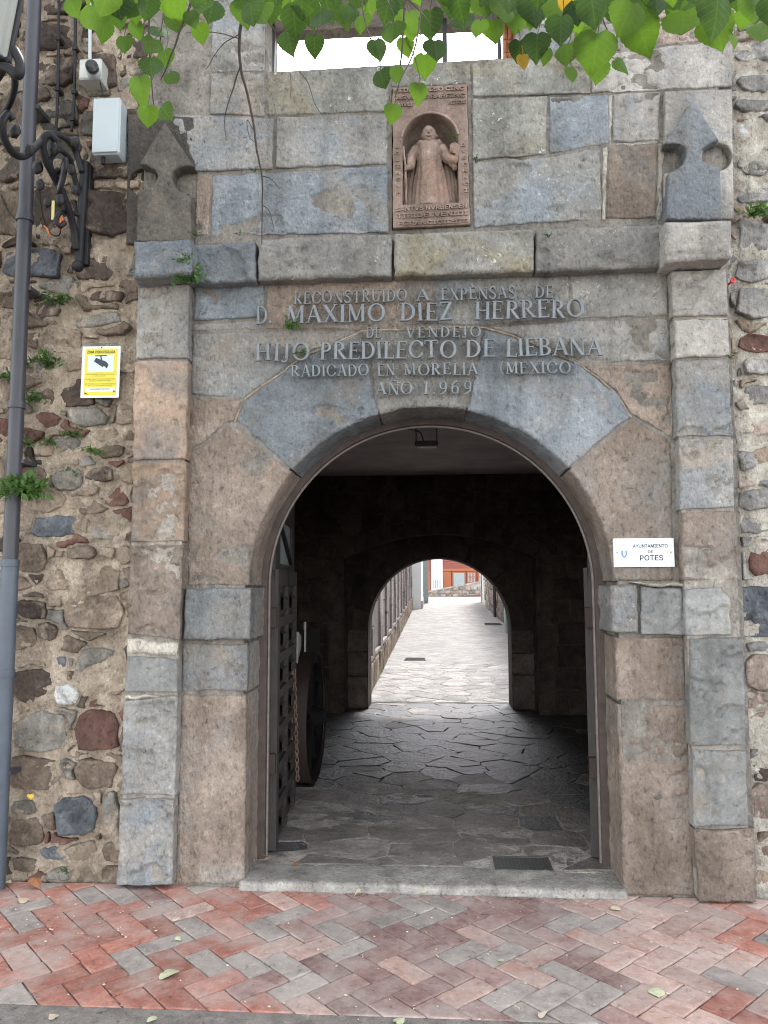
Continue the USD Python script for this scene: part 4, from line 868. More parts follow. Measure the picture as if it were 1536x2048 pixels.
# lamp hanging under the ceiling
lc = W(853, 886, 6.6); lam = thing('ceiling_lamp', 'small dark lamp on a wire bracket under the passage ceiling', 'lamp')
zc = ZC
obj('housing', bx(lc[0]-.10, lc[0]+.10, 6.56, 6.66, lc[1]-.025, lc[1]+.015, .01), 'lamp_metal', lam)
obj('diffuser', bx(lc[0]-.085, lc[0]+.085, 6.575, 6.645, lc[1]-.04, lc[1]-.026, .004), 'dim_plastic', lam)
obj('bracket', cat(tube([(lc[0]-.09, 6.61, lc[1]+.01), (lc[0]-.09, 6.61, zc-.002)], .006, 6), tube([(lc[0]+.09, 6.61, lc[1]+.01), (lc[0]+.09, 6.61, zc-.002)], .006, 6)), 'lamp_metal', lam, True)
obj('cable', tube(spline([(lc[0]-.02, 6.61, lc[1]+.014), (lc[0]-.1, 6.62, zc-.03), (lc[0]-.5, 6.64, zc-.014), (lc[0]-1.4, 6.7, zc-.012)], 8), .006, 5), 'lamp_metal', lam, True)

# ------------------------------------------------------------------ wooden door frame and leaves
fr_ = thing('door_frame', 'brown wooden arched door frame set inside the stone arch', 'door frame')
def archring(ro, ri):
    o = unary_union([Point(*AC).buffer(ro, 96), sbox(AC[0]-ro, ZF, AC[0]+ro, AC[1])]); i = unary_union([Point(*AC).buffer(ri, 96), sbox(AC[0]-ri, -1, AC[0]+ri, AC[1])])
    return o.difference(i).intersection(sbox(-3, ZF, 3, 4))
ring = archring(AR+.05, AR-.035)
for nm, clip in (('arch_rail', sbox(-3, 1.6, 3, 4)), ('post', sbox(-3, -1, AC[0], 1.598)), ('post', sbox(AC[0], -1, 3, 1.598))):
    obj(nm, extrude(ring.intersection(clip), wallframe(Y0+.30), -.075, 0.0), 'brown_frame', fr_)
ring2 = archring(AR-.036, AR-.045)
obj('stop_bead', extrude(ring2, wallframe(Y0+.335), -.02, 0.0), 'lit_edge_wood', fr_)  # paler colour paints the light reflected along the frame edge
def leaf(name, label, hinge, end, face_in):
    lf = thing(name, label, 'door leaf'); hinge, end = np.array(hinge), np.array(end)
    Lw = np.linalg.norm(end-hinge); e = (end-hinge)/Lw; nrm = np.array([-e[1], e[0]])*face_in
    def F(uv, d): return np.stack([hinge[0]+uv[:, 0]*e[0]+np.asarray(d)*nrm[0]*np.ones(len(uv)), hinge[1]+uv[:, 0]*e[1]+np.asarray(d)*nrm[1]*np.ones(len(uv)), uv[:, 1]], 1)
    rr = AR-.06
    top = lambda s: AC[1]+math.sqrt(max(0, rr*rr-(rr-min(s, rr))**2))
    out = Polygon([(0, ZF+.015), (Lw, ZF+.015)]+[(s, top(s)) for s in np.linspace(Lw, 0, 24)])
    win = Polygon([(.24, 1.74), (Lw-.14, 1.74)]+[(s, min(2.02, top(s)-.12)) for s in np.linspace(Lw-.14, .24, 16)])
    obj('board', extrude(out.difference(win), F, -.025, .012), 'door_wood', lf)
    obj('pane', extrude(win.buffer(-.001), F, -.012, -.006), 'paper', lf, label='pale panel in the arched top of the leaf')
    obj('glazing_bar', extrude(LineString([(.26, 2.0), (Lw-.16, 1.76)]).buffer(.012), F, -.005, .02), 'black_iron', lf)
    # framing and raised fields
    for s0, s1 in ((0.0, .10), (Lw/2-.035, Lw/2+.035), (Lw-.09, Lw)): obj('stile', extrude(sbox(s0, ZF+.016, s1, 1.70), F, .0125, .034), 'door_wood', lf)
    obj('top_rail', extrude(sbox(.101, 1.60, Lw-.091, 1.70), F, .0125, .034), 'door_wood', lf)
    rows = np.linspace(ZF+.02, 1.60, 8)
    for r_ in range(7):
        for s0, s1 in ((.101, Lw/2-.036), (Lw/2+.036, Lw-.091)):
            if r_ > 0: obj('rail', extrude(sbox(s0, rows[r_]-.028, s1, rows[r_]+.028), F, .0125, .034), 'door_wood', lf)
            b = sbox(s0+.02, rows[r_]+.045, s1-.02, rows[r_+1]-.045); t = b.buffer(-.035, join_style=2)
            B4, T4 = np.array(b.exterior.coords)[:4], np.array(t.exterior.coords)[:4]
            V = np.vstack([F(B4, .0125), F(T4, .045)]); Fc = [[4, 5, 6], [4, 6, 7]]+[q for k in range(4) for q in ([k, (k+1) % 4, 4+(k+1) % 4], [k, 4+(k+1) % 4, 4+k])]
            obj('raised_panel', (V, np.array(Fc)), 'door_wood', lf)
    for z in (.5, 1.35): obj('hinge', bx(hinge[0]-.035, hinge[0]+.03, hinge[1]-.035, hinge[1]-.003, z, z+.12, .004), 'cart_rust', lf)
    return F, Lw
FL, LL = leaf('door_leaf', 'dark panelled wooden door leaf folded open against the left side of the passage', (-0.985, Y0+.385), (-1.055, Y0+1.39), -1)
leaf('door_leaf', 'dark wooden door leaf seen nearly edge on at the right side of the arch', (0.895, Y0+.385), (1.20, Y0+1.34), 1)
ch = thing('hanging_chain', 'rusty iron chain hanging from the open door leaf with a padlock at its top', 'chain')
cp, cb = P3(588, 1335, 5.45), P3(595, 1556, 5.45)
nlk = 26
for k in range(nlk):
    t = k/(nlk-1); c = cp+(cb-cp)*t; a = np.linspace(0, 2*math.pi, 14, endpoint=False); hl = np.linalg.norm(cb-cp)/nlk*.78
    u = np.array([1.0, 0, 0]) if k % 2 else np.array([0.35, 0.94, 0])
    obj('link', tube([c+u*.011*math.cos(q)+np.array([0, 0, hl])*math.sin(q) for q in a], .0042, 6, True), 'chain_iron', ch, True)
obj('padlock', bx(cp[0]-.05, cp[0]+.0, cp[1]-.015, cp[1]+.015, cp[2]-.05, cp[2]+.02, .008), 'chain_iron', ch)
obj('shackle', tube([(cp[0]-.025+.018*math.cos(q), cp[1], cp[2]+.02+.03*math.sin(q)) for q in np.linspace(0, math.pi, 10)], .005, 6), 'chain_iron', ch, True)
c3 = P3(583, 1420, 5.43)
for k in range(8):
    c = c3-np.array([0, 0, .03*k]); a = np.linspace(0, 2*math.pi, 12, endpoint=False); u = np.array([1.0, 0, 0]) if k % 2 else np.array([0.3, 0.95, 0])
    obj('link', tube([c+u*.010*math.cos(q)+np.array([0, 0, .02])*math.sin(q) for q in a], .004, 5, True), 'chain_iron', ch, True)

# ------------------------------------------------------------------ old cart behind the door leaf
crt = thing('old_cart', 'black two wheeled wooden cart standing in the dark behind the left door leaf', 'cart')
def wheel(x, yc, R):
    w = part('wheel', crt); zc_ = ZF+R
    def circ(r, xx, n=40): return [(xx, yc+r*math.cos(a), zc_+r*math.sin(a)) for a in np.linspace(0, 2*math.pi, n, endpoint=False)]
    def band(r0, r1, xa, xb, n=48):
        a = np.linspace(0, 2*math.pi, n, endpoint=False); V = np.vstack([np.c_[np.full(n, xx), yc+r*np.cos(a), zc_+r*np.sin(a)] for r, xx in ((r0, xa), (r0, xb), (r1, xb), (r1, xa))]); F = []
        for q in range(4):
            for k in range(n):
                l = (k+1) % n; q2 = (q+1) % 4; F += [[q*n+k, q*n+l, q2*n+l], [q*n+k, q2*n+l, q2*n+k]]
        return V, np.array(F)
    obj('tyre', band(R-.018, R, x-.055, x+.055), 'cart_rust', w, 40); obj('felloe', band(R-.085, R-.018, x-.04, x+.04), 'cart_paint', w, 40); obj('rim_edge', band(R-.03, R-.004, x+.0555, x+.060), 'cart_paint', w)
    for k in range(12):
        a = 2*math.pi*k/12; obj('spoke', tube([(x, yc+.07*math.cos(a), zc_+.07*math.sin(a)), (x, yc+(R-.07)*math.cos(a), zc_+(R-.07)*math.sin(a))], [.026, .02], 6), 'cart_paint', w, True)
    obj('hub', tube([(x-.12, yc, zc_), (x-.06, yc, zc_), (x+.06, yc, zc_), (x+.12, yc, zc_)], [.06, .085, .085, .055], 14), 'cart_paint', w, 40)
wheel(-1.03, 6.27, .51); wheel(-1.95, 6.27, .51)
obj('axle', tube([(-1.9, 6.27, ZF+.51), (-1.05, 6.27, ZF+.51)], .03, 8), 'cart_paint', crt, True)
obj('floor_board', bx(-1.86, -1.14, 5.55, 7.3, .72, .76), 'cart_paint', crt)
sidep = Polygon([(5.55, .76), (7.3, .76), (7.3, 1.22), (5.95, 1.24), (5.62, 1.40), (5.55, 1.40)])
for x in (-1.12, -1.88): 
    m = extrude(sidep, lambda uv, d: np.stack([np.asarray(d)*np.ones(len(uv)), uv[:, 0], uv[:, 1]], 1), x-.015, x+.015); obj('side_board', m, 'cart_paint', crt)
obj('front_board', bx(-1.864, -1.136, 5.52, 5.548, .78, 1.36), 'cart_paint', crt)
edge = [(-1.10, 5.55, .80), (-1.10, 5.55, 1.41), (-1.10, 5.63, 1.41), (-1.10, 5.96, 1.25), (-1.10, 5.97, 1.12)]
obj('edge_trim', tube(edge, .011, 6), 'worn_edge', crt)
obj('upright_rod', tube([(-1.08, 5.56, .95), (-1.08, 5.56, 2.05)], .009, 6), 'worn_edge', crt, True)
obj('lamp_plate', extrude(Polygon([(6.02, 1.0), (6.16, 1.12), (6.16, 1.20), (6.04, 1.24)]), lambda uv, d: np.stack([np.asarray(d)*np.ones(len(uv)), uv[:, 0], uv[:, 1]], 1), -1.10, -1.085), 'worn_edge', crt)
obj('seat_post', tube([(-1.10, 6.42, 1.05), (-1.10, 6.42, 1.3)], .012, 6), 'worn_edge', crt, True)

# ------------------------------------------------------------------ the alley beyond
aw = thing('alley_paving', None, None, kind='structure')
ys = np.linspace(10.42, 42.2, 90); xs = np.linspace(-3.2, 7.0, 40); X, Yg = np.meshgrid(xs, ys)
Z = alley_z(Yg)-.004+0.006*fbm3(np.stack([X, Yg, 0*X], -1), .9, 3, 2); idx = np.arange(X.size).reshape(X.shape)
Fq = np.c_[idx[:-1, :-1].ravel(), idx[:-1, 1:].ravel(), idx[1:, 1:].ravel(), idx[1:, :-1].ravel()]
obj('paving', (np.stack([X, Yg, Z], -1).reshape(-1, 3), Fq), 'alley_flag', aw, True)
for k, Q in enumerate(alley_cells):
    if Q.geom_type != 'Polygon' or Q.is_empty or Q.area < .01: continue
    fr2 = lambda uv, d: np.stack([uv[:, 0], uv[:, 1], alley_z(uv[:, 1])+np.asarray(d)*np.ones(len(uv))], 1)
    obj('flagstone', stone(Q, fr2, -.02, .003+rg.uniform(-.002, .002), r=.01, amp=.003, h=.08, edge=.012, seed=4000+k, tilt=.015), 'alley_flag', aw, True)
for (a, b, lab) in (((808, 1316), (852, 1321), 'small drain grate in the alley paving near its left side'), ((970, 1246), (1000, 1250), 'small drain grate at the foot of the right alley wall')):
    def gz(p):
        r = ray(*p); t = 0
        for _ in range(30): t = (float(alley_z(t*r[1]))-EYE)/r[2]
        return t*r[0], t*r[1]
    (x0, y0), (x1, y1) = gz((a[0], b[1])), gz((b[0], a[1]))
    d = thing('drain_grate', lab, 'drain grate'); y1 = max(y1, y0+.25); z = float(alley_z((y0+y1)/2))
    obj('frame', bx(x0, x1, y0, y1, z-.02, z+.006), 'grate_iron', d)
    for q in range(6): yy = y0+(y1-y0)*(q+.5)/6; obj('bar', bx(x0+.02, x1-.02, yy-.008, yy+.008, z+.007, z+.013), 'lamp_metal', d)
# left building of the alley: plinth, stone strips and dark recessed panels
lb = thing('alley_building', 'pale stone building left of the alley with recessed panels above a rough plinth', 'building')
XL = -0.97
obj('wall', bx(XL-3, XL-.08, 10.44, 31.0, -.2, 5.6), 'alley_dark_stone', lb)
yy = 10.46; k = 0
while yy < 30.8:
    pw, gw = (.5, 1.15) if k else (.30, .6)
    zb = float(alley_z(yy))+.42; z = zb
    while z < 5.2:
        hh = rg.uniform(.38, .62); obj('strip_block', bx(XL-.079, XL+.02+rg.uniform(0, .012), yy, yy+pw, z, min(z+hh, 5.3)-.012, .008), 'alley_stone', lb); z += hh
    z = zb+.12
    while z < 5.2 and yy < 20:
        hh = rg.uniform(.5, .8); obj('recess_stone', bx(XL-.079, XL-.02+rg.uniform(0, .012), yy+pw+.015, yy+pw+gw-.015, z, min(z+hh, 5.3)-.012, .006), 'alley_dark_stone', lb); z += hh
    obj('sill', bx(XL-.079, XL+.03, yy+pw+.01, yy+pw+gw-.01, zb+.03, zb+.10, .008), 'alley_stone', lb)
    yy += pw+gw; k += 1
pl = []
for q in range(60):
    y_ = 10.46+q*.34
    if y_ > 30.7: break
    z0 = float(alley_z(y_)); pl.append(1); P = sbox(y_, z0-.1, y_+.33, z0+.40)
    obj('plinth_stone', stone(P, lambda uv, d: np.stack([XL-.02+np.asarray(d)*np.ones(len(uv)), uv[:, 0], uv[:, 1]], 1), -.06, .05, r=.02, amp=.01, h=.06, edge=.01, seed=4500+q, tilt=.05), 'rubble_tan' if q % 3 else 'rubble_grey', lb, True)
wh = thing('white_house', 'plain white plastered house at the far left end of the alley', 'house')
obj('wall', bx(-3.6, -0.62, 31.02, 35.2, .3, 6.0), 'white_plaster', wh); obj('base_course', bx(-.62, -.57, 31.03, 35.2, .4, .98), 'alley_stone', wh)
obj('eave', bx(-3.6, -.35, 31.02, 35.2, 6.0, 6.15), 'orange_timber', wh)
rb = thing('alley_wall', 'rough stone wall along the right side of the alley', 'wall')
obj('wall_core', bx(2.06, 4.0, 10.44, 35.4, -.2, 5.2), 'mortar_pale', rb)
q = 0
rgA = random.Random(31)
for row in range(11):
    y_ = 15.0+rgA.uniform(0, .3)
    while y_ < 33:
        ww = rgA.uniform(.35, .85); z0 = float(alley_z(y_))+row*.27; q += 1
        if q < 290: obj('wall_stone', stone(sbox(y_, z0+.01, y_+ww-.03, z0+.25).buffer(-.02).buffer(.02), lambda uv, d: np.stack([2.06-np.asarray(d)*np.ones(len(uv)), uv[:, 0], uv[:, 1]], 1), -.02, rgA.uniform(.02, .05), r=.03, amp=.01, h=.12, edge=.015, seed=4700+q, tilt=.04), rgA.choice(['rubble_tan', 'rubble_pink', 'alley_stone', 'rubble_grey']), rb, True)
        y_ += ww*1.4
px_ = thing('alley_downpipe', 'thin dark downpipe on the right alley wall', 'downpipe')
obj('pipe', tube([(1.96, 26.5, .5), (1.96, 26.5, 5.1)], .05, 8), 'pipe_paint', px_, True); obj('collar', tube([(1.96, 26.5, 2.0), (1.96, 26.5, 2.1)], .062, 8), 'pipe_paint', px_, True)
pan = thing('wall_cabinet', 'narrow grey green cabinet standing against the right alley wall', 'cabinet')
obj('body', bx(1.80, 1.99, 20.4, 20.9, float(alley_z(20.4)), 1.55, .01), 'gate_green', pan); obj('door', bx(1.785, 1.80, 20.43, 20.87, .5, 1.5, .003), 'gate_green', pan)
for (lab, x0, x1, y0, y1) in (('grey green open gate leaf at the left end of the alley', -.60, -.38, 35.3, 36.2), ('grey green open gate leaf at the right end of the alley', 2.02, 2.24, 35.45, 36.3)):
    g_ = thing('gate_leaf', lab, 'gate'); zb = float(alley_z(35.6))+.03
    obj('panel', bx(x0+.03, x1-.03, y0+.02, y1-.02, zb, 3.9), 'gate_green', g_)
    for u0, u1 in ((x0, x0+.05), (x1-.05, x1)): obj('stile', bx(u0, u1, y0, y0+.07, zb-.01, 4.0), 'gate_green', g_)
    for z_ in (zb+.1, 2.4, 3.85): obj('rail', bx(x0+.051, x1-.051, y0-.005, y0+.019, z_, z_+.09), 'gate_green', g_)
# low wall and timber fronted house at the top of the alley
lw = thing('low_stone_wall', 'low sloping rubble wall across the top of the alley in front of the timber house', 'wall')
lowp = wp([(840, 1203), (970, 1187), (970, 1162), (840, 1187)], 42.0)
obj('core', extrude(lowp, wallframe(42.0), -.4, 0), 'mortar_pale', lw)
lb_ = lowp.bounds; rgB = random.Random(6)
for k in range(46):
    zz = lb_[1]+(k % 4)*.2; xx = lb_[0]+(k//4)*.33+(k % 2)*.12
    P = sbox(xx, zz+.01, xx+rgB.uniform(.24, .33), zz+.19).intersection(lowp.buffer(-.02))
    if P.geom_type == 'Polygon' and P.area > .01: obj('stone', stone(P, wallframe(42.0), -.02, .05, r=.03, amp=.01, h=.1, edge=.01, seed=5000+k, tilt=.05), rgB.choice(['rubble_tan', 'rubble_pink', 'rubble_grey', 'alley_stone']), lw, True)
obj('capping', extrude(wp([(838, 1188), (972, 1163), (972, 1160), (838, 1185)], 41.98), wallframe(41.98), -.46, .03), 'alley_stone', lw)
hs = thing('timber_house', 'red timber fronted house with orange window frames at the end of the alley', 'house')
YH = 46.0
def hb(name, px0, py0, px1, py1, d0, d1, mat, par=None):
    a, b = W(px0, py1, YH), W(px1, py0, YH); return obj(name, bx(a[0], b[0], YH-d1, YH-d0, a[1], b[1]), mat, par or hs)
hb('wall', 780, 960, 1050, 1215, -1.2, 0, 'red_timber')
for k in range(8): hb('siding_board', 881, 1122+0, 960, 1122, 0, 0, 'red_timber') if False else None
for k in range(7): hb('siding_board', 884, 1110+4.4*k, 1010, 1113.9+4.4*k, .002, .03, 'red_timber')
hb('lintel_beam', 884, 1136.5, 1010, 1142, .002, .10, 'orange_timber')
hb('pillar', 863, 960, 883, 1186, .002, .12, 'poster_white')
for k in range(4): hb('pillar_stripe', 865+4.6*k, 1160, 867.5+4.6*k, 1176, .121, .126, 'gate_green')
for (a, b, n_, pane) in ((885, 902, 3, 'sign_dull_ink'), (905, 931, 1, 'paper'), (934, 952, 3, 'pane_dark'), (856, 861, 1, 'pane_dark'), (956, 976, 3, 'pane_dark')):
    f = hb('window', a, 1143, b, 1186, .002, .06, 'orange_timber')
    pm = 'gate_green' if pane != 'sign_dull_ink' else 'orange_timber'
    hb('pane', a+2.5, 1146, b-2.5, 1184, .0605, .07, pm, f)
    for k in range(1, n_): x = a+(b-a)*k/n_; hb('glazing_bar', x-.8, 1146, x+.8, 1184, .071, .09, 'orange_timber', f)
    for k in range(1, 4): hb('glazing_bar', a+2.5, 1143+43*k/4-.8, b-2.5, 1143+43*k/4+.8, .0712, .088, 'orange_timber', f) if n_ > 1 else None

# ------------------------------------------------------------------ window opening at the top: posts and the clay edge behind
for (px, lab, w) in ((545, 'dark metal post at the left edge of the opening above the gateway', .032), (890, 'dark metal post in the middle of the opening above the gateway', .028), (999, 'thin grey metal post beside the clay tiles in the opening', .022)):
    p = thing('metal_post', lab, 'post', loc=None)
    a = W(px, 125, Y0+.20); obj('shaft', tube([(a[0], Y0+.20, 4.62), (a[0], Y0+.20, 5.25)], w/2, 10), 'pipe_paint', p, True)
    obj('foot_plate', bx(a[0]-w, a[0]+w, Y0+.17, Y0+.23, 4.60, 4.625, .003), 'pipe_paint', p)
ct = thing('clay_tile_stack', 'orange clay tiles stacked at the right side of the opening above the gateway', 'tiles')
a0, a1 = W(1006, 100, Y0+.25)[0], W(1036, 100, Y0+.25)[0]
for k in range(7):
    z = 4.60+k*.085; t = np.linspace(0, math.pi, 10)
    for q in range(3):
        cx = a0+(a1-a0)*(q+.5)/3; r = (a1-a0)/6
        ring = [(cx+r*math.cos(s), Y0+.27-r*1.2*math.sin(s)) for s in t]; P = Polygon(ring+[(cx-r*.6, Y0+.29), (cx+r*.6, Y0+.29)])
        obj('tile', extrude(P, lambda uv, d: np.stack([uv[:, 0], uv[:, 1], np.asarray(d)*np.ones(len(uv))], 1), z, z+.079), 'clay', ct)

# ------------------------------------------------------------------ downpipe on the left
YPp = Y0-.10
dp = thing('drainpipe', 'dark grey painted drainpipe running down the rubble wall to the ground', 'drainpipe')
xb, xt = W(18, 1180, YPp)[0], W(61, 150, YPp)[0]
xc = lambda z: xb
obj('pipe', tube([(xb, YPp, 1.72), (xb, YPp, 6.0)], .041, 20), 'pipe_paint', dp, True)
obj('lower_sleeve', tube([(xb, YPp, 0.0), (xb, YPp, 1.74)], .0455, 20), 'pipe_blue', dp, True)
for z in (1.73, 1.13, 2.62, 3.72): obj('collar', tube([(xb, YPp, z-.02), (xb, YPp, z-.019), (xb, YPp, z+.019), (xb, YPp, z+.02)], [.046, .0495, .0495, .046], 20), 'pipe_blue' if z < 1.8 else 'pipe_paint', dp, True)
for z in (.6, 2.3, 3.3, 4.4): obj('clip', cat(bx(xb-.056, xb+.056, YPp-.006, Y0+.05, z-.012, z+.012)), 'pipe_paint', dp)

# ------------------------------------------------------------------ wall lantern on its scrolled iron bracket
ln_ = thing('wall_lantern', 'black wrought iron lantern bracket with scrolls on the upper left wall', 'lantern')
YW = Y0+.02
def LP(px, py, y): return P3(px, py, y)
bar = [LP(157, 532, YW-.05), LP(160, 480, YW-.05), LP(163, 420, YW-.05), LP(166, 340, YW-.05)]
A_, B_ = LP(158, 528, YW-.04), LP(170, 325, YW-.04)
obj('wall_bar', cat(tube([A_, B_], .026, 10), bx(A_[0]-.012, A_[0]+.045, YW-.03, YW+.03, A_[2], B_[2], .006)), 'black_iron', ln_, True)
def ball(c, r): m = trimesh.creation.icosphere(2, r); return np.array(m.vertices)+c, np.array(m.faces)
obj('end_knob', ball(A_+np.array([0, -.015, -.02]), .034), 'black_iron', ln_, True)
D1 = YW-.10
obj('main_scroll', tube(spline([LP(153, 500, YW-.06), LP(147, 455, D1), LP(132, 405, D1-.10), LP(112, 360, D1-.2), LP(92, 320, D1-.3), LP(85, 285, D1-.36), LP(98, 268, D1-.36), LP(112, 280, D1-.33)], 10), .021, 10), 'black_iron', ln_, True)
obj('upper_scroll', tube(spline([LP(165, 345, YW-.06), LP(150, 300, D1), LP(128, 275, D1-.15), LP(100, 268, D1-.3), LP(75, 290, D1-.4), LP(48, 312, D1-.5), LP(25, 305, D1-.6), LP(8, 275, D1-.68), LP(5, 245, D1-.72), LP(16, 228, D1-.7), LP(26, 240, D1-.68)], 10), .019, 10), 'black_iron', ln_, True)
obj('inner_scroll', tube(spline([LP(160, 390, YW-.05), LP(150, 360, D1), LP(140, 320, D1-.08), LP(118, 300, D1-.2), LP(100, 320, D1-.25), LP(106, 345, D1-.22), LP(118, 340, D1-.2)], 10), .016, 8), 'black_iron', ln_, True)
obj('lower_scroll', tube(spline([LP(158, 430, YW-.05), LP(140, 425, D1), LP(122, 425, D1-.1), LP(112, 440, D1-.13), LP(120, 452, D1-.12), LP(130, 445, D1-.1)], 10), .014, 8), 'black_iron', ln_, True)
mc = LP(124, 352, D1-.22); u1 = np.array([.055, -.06, 0]); u2 = np.array([.022, 0.0, .14])
a = np.linspace(0, 2*math.pi, 28, endpoint=False)
ringp = [mc+u1*math.cos(q)*.62+u2*.62*math.sin(q) for q in a]; nrm = np.cross(u1, u2); nrm /= np.linalg.norm(nrm)
V = np.vstack([np.array(ringp)+nrm*.006, np.array(ringp)-nrm*.006, mc+nrm*.010, mc-nrm*.010]); F = []
for k in range(28): l = (k+1) % 28; F += [[k, l, 56], [28+l, 28+k, 57], [k, 28+k, 28+l], [k, 28+l, l]]
obj('oval_medallion', (V, np.array(F)), 'plum_plate', ln_)
obj('medallion_rim', tube([mc+(u1*math.cos(q)+u2*math.sin(q))*.68 for q in a], .012, 8, True), 'black_iron', ln_, True)
for c, r in (((75, 335), .028), ((105, 298), .03), ((150, 285), .026), ((120, 400), .026), ((80, 370), .024), ((143, 340), .022), ((150, 380), .02), ((95, 405), .02), ((30, 262), .028), ((60, 300), .024)):
    v, f = ball(np.zeros(3), 1.0); v = v*[r, r*.8, r*1.35]*(1+.25*fbm3(v, 2.5, int(c[0]), 2)[:, None]); obj('iron_leaf', (v+LP(*c, D1-.28 if c[0] > 60 else D1-.6), f), 'black_iron', ln_, True)
# lantern cage: leans into view at the top left corner
def lant(cx, cy, z0, z1, rb, rt):
    A6 = [(math.cos(q), math.sin(q)) for q in np.linspace(0, 2*math.pi, 6, endpoint=False)+.3]
    bot = [np.array((cx+rb*c, cy+rb*s, z0)) for c, s in A6]; top = [np.array((cx+rt*c, cy+rt*s, z1)) for c, s in A6]
    for k in range(6):
        l = (k+1) % 6
        obj('cage_bar', tube([bot[k], top[k]], .014, 6), 'black_iron', ln_, True)
        V = np.array([bot[k], bot[l], top[l], top[k]]); obj('lantern_pane', (V, np.array([[0, 1, 2, 3]])), 'lantern_glass', ln_)
    obj('bottom_ring', tube(bot, .016, 6, True), 'black_iron', ln_, True); obj('top_ring', tube(top, .02, 6, True), 'black_iron', ln_, True)
    obj('bottom_finial', cat(tube([(cx, cy, z0), (cx, cy, z0-.05), (cx, cy, z0-.10), (cx, cy, z0-.14)], [rb*.9, rb*.55, .03, .012], 12)), 'black_iron', ln_, True)
    obj('roof', tube([(cx, cy, z1), (cx, cy, z1+.04), (cx, cy, z1+.16), (cx, cy, z1+.22)], [rt*1.2, rt*1.1, .05, .01], 12), 'black_iron', ln_, True)
M['lantern_glass'] = usdkit.material(stage, L_+'lantern_glass', {'f': ('fresnel', {'IOR': 1.5}), 't': ('transparent_bsdf', {'color': (0.6, 0.62, 0.58)}), 'd': ('diffuse_bsdf', {'color': (0.35, 0.36, 0.33)}), 'm': ('mix_closure', {'fac': 0.5})},
    [('t.BSDF', 'm.closure1'), ('d.BSDF', 'm.closure2')], surface='m.closure')
lcp = LP(-42, 40, 3.15); lant(lcp[0], 3.15, LP(0, 118, 3.15)[2], LP(0, -110, 3.15)[2], .13, .20)
obj('hanger', tube(spline([LP(14, 120, 3.15), LP(30, 160, 3.3), LP(22, 200, 3.4), LP(8, 225, 3.48)], 8), .016, 8), 'black_iron', ln_, True)
obj('side_bracket', tube(spline([LP(-30, 150, 3.15), LP(10, 135, 3.12), LP(36, 150, 3.12), LP(40, 125, 3.12), LP(28, 100, 3.12)], 8), .022, 8), 'black_iron', ln_, True)

# cables, camera, boxes
for k, (pts, lab, r) in enumerate([
    ([(118, -40), (117, 90), (115, 200), (110, 300)], 'dark cable running down the upper left wall nearest the drainpipe', .008),
    ([(152, -40), (150, 110), (148, 200), (143, 262)], 'dark knotted cable running down the wall toward the lantern bracket', .009),
    ([(78, 380), (85, 430), (100, 465), (118, 470), (124, 440)], 'thin black wire looping below the lantern bracket', .004),
    ([(-5, 370), (15, 420), (40, 447)], 'thin black wire crossing the wall left of the drainpipe', .004)]):
    c = thing('wall_cable', lab, 'cable'); pp = spline([P3(*p, Y0-.01) for p in pts], 10)
    obj('cable', tube(pp, r, 6), 'black_iron', c, True)
    if r > .006:
        for q in (.3, .6, .85): obj('cable_clip', bx(*[z for w_ in zip(pp[int(q*len(pp))]-[.013, .012, .012], pp[int(q*len(pp))]+[.013, .05, .012]) for z in w_]), 'black_iron', c)
cw_ = thing('cut_wire_ends', 'orange copper wire ends with a yellow tag sticking out below the lantern bracket', 'wires')
for k, (a, b) in enumerate((((120, 430), (112, 452)), ((122, 432), (118, 458)), ((124, 432), (126, 460)), ((88, 452), (98, 470)), ((118, 436), (108, 446)))):
    obj('copper_strand', tube(spline([P3(*a, Y0-.06), P3((a[0]+b[0])/2+2, (a[1]+b[1])/2-2, Y0-.08), P3(*b, Y0-.07)], 5), [.006]*11, 5), 'copper_wire', cw_, True)
ta, tb = P3(103, 440, Y0-.05), P3(110, 402, Y0-.05); obj('yellow_tag', bx(ta[0], tb[0], Y0-.055, Y0-.05, ta[2], tb[2]), 'yellow_tag', cw_)
sc_ = thing('security_camera', 'white and black security camera on a white junction box with a vertical conduit', 'camera')
ca, cb_ = W(161, 165, Y0-.05), W(206, 122, Y0-.05)
obj('junction_box', bx(ca[0], cb_[0]+.004, Y0-.08, Y0+.04, ca[1], cb_[1], .008), 'dim_plastic', sc_)
ct_ = P3(180, 120, Y0-.03); obj('conduit', tube([ct_, P3(180, -60, Y0-.03)+np.array([0, 0, 0])], .011, 10), 'white_plastic', sc_, True)
cc_ = P3(190, 146, Y0-.12); obj('camera_body', tube([cc_+[-.03, .06, .03], cc_+[-.005, -.01, 0], cc_+[.012, -.06, -.012]], [.036, .040, .036], 16), 'white_plastic', sc_, True)
obj('lens', tube([cc_+[.0125, -.0615, -.012], cc_+[.02, -.085, -.018], cc_+[.021, -.087, -.0185]], [.037, .036, .030], 16), 'black_glass', sc_, True)
obj('sun_shield', tube([cc_+[-.035, .06, .04], cc_+[.012, -.075, .0]], [.042, .042], 16, caps=False), 'white_plastic', sc_, True) if False else None
cl = thing('white_cabinet', 'blank white plastic box mounted on the wall below the security camera', 'box')
a, b = W(182, 306, Y0-.085), W(240, 193, Y0-.085); obj('body', bx(a[0], b[0]+.004, Y0-.085, Y0+.05, a[1]-.008, b[1], .012), 'white_plastic', cl)
obj('lid', bx(a[0]+.006, b[0]-.002, Y0-.091, Y0-.084, a[1], b[1]-.008, .003), 'white_plastic', cl)
st_ = W(214, 320, Y0); obj('cable_gland', tube([(st_[0], Y0-.05, a[1]-.008), (st_[0], Y0-.05, a[1]-.05)], .012, 8), 'black_iron', cl, True)
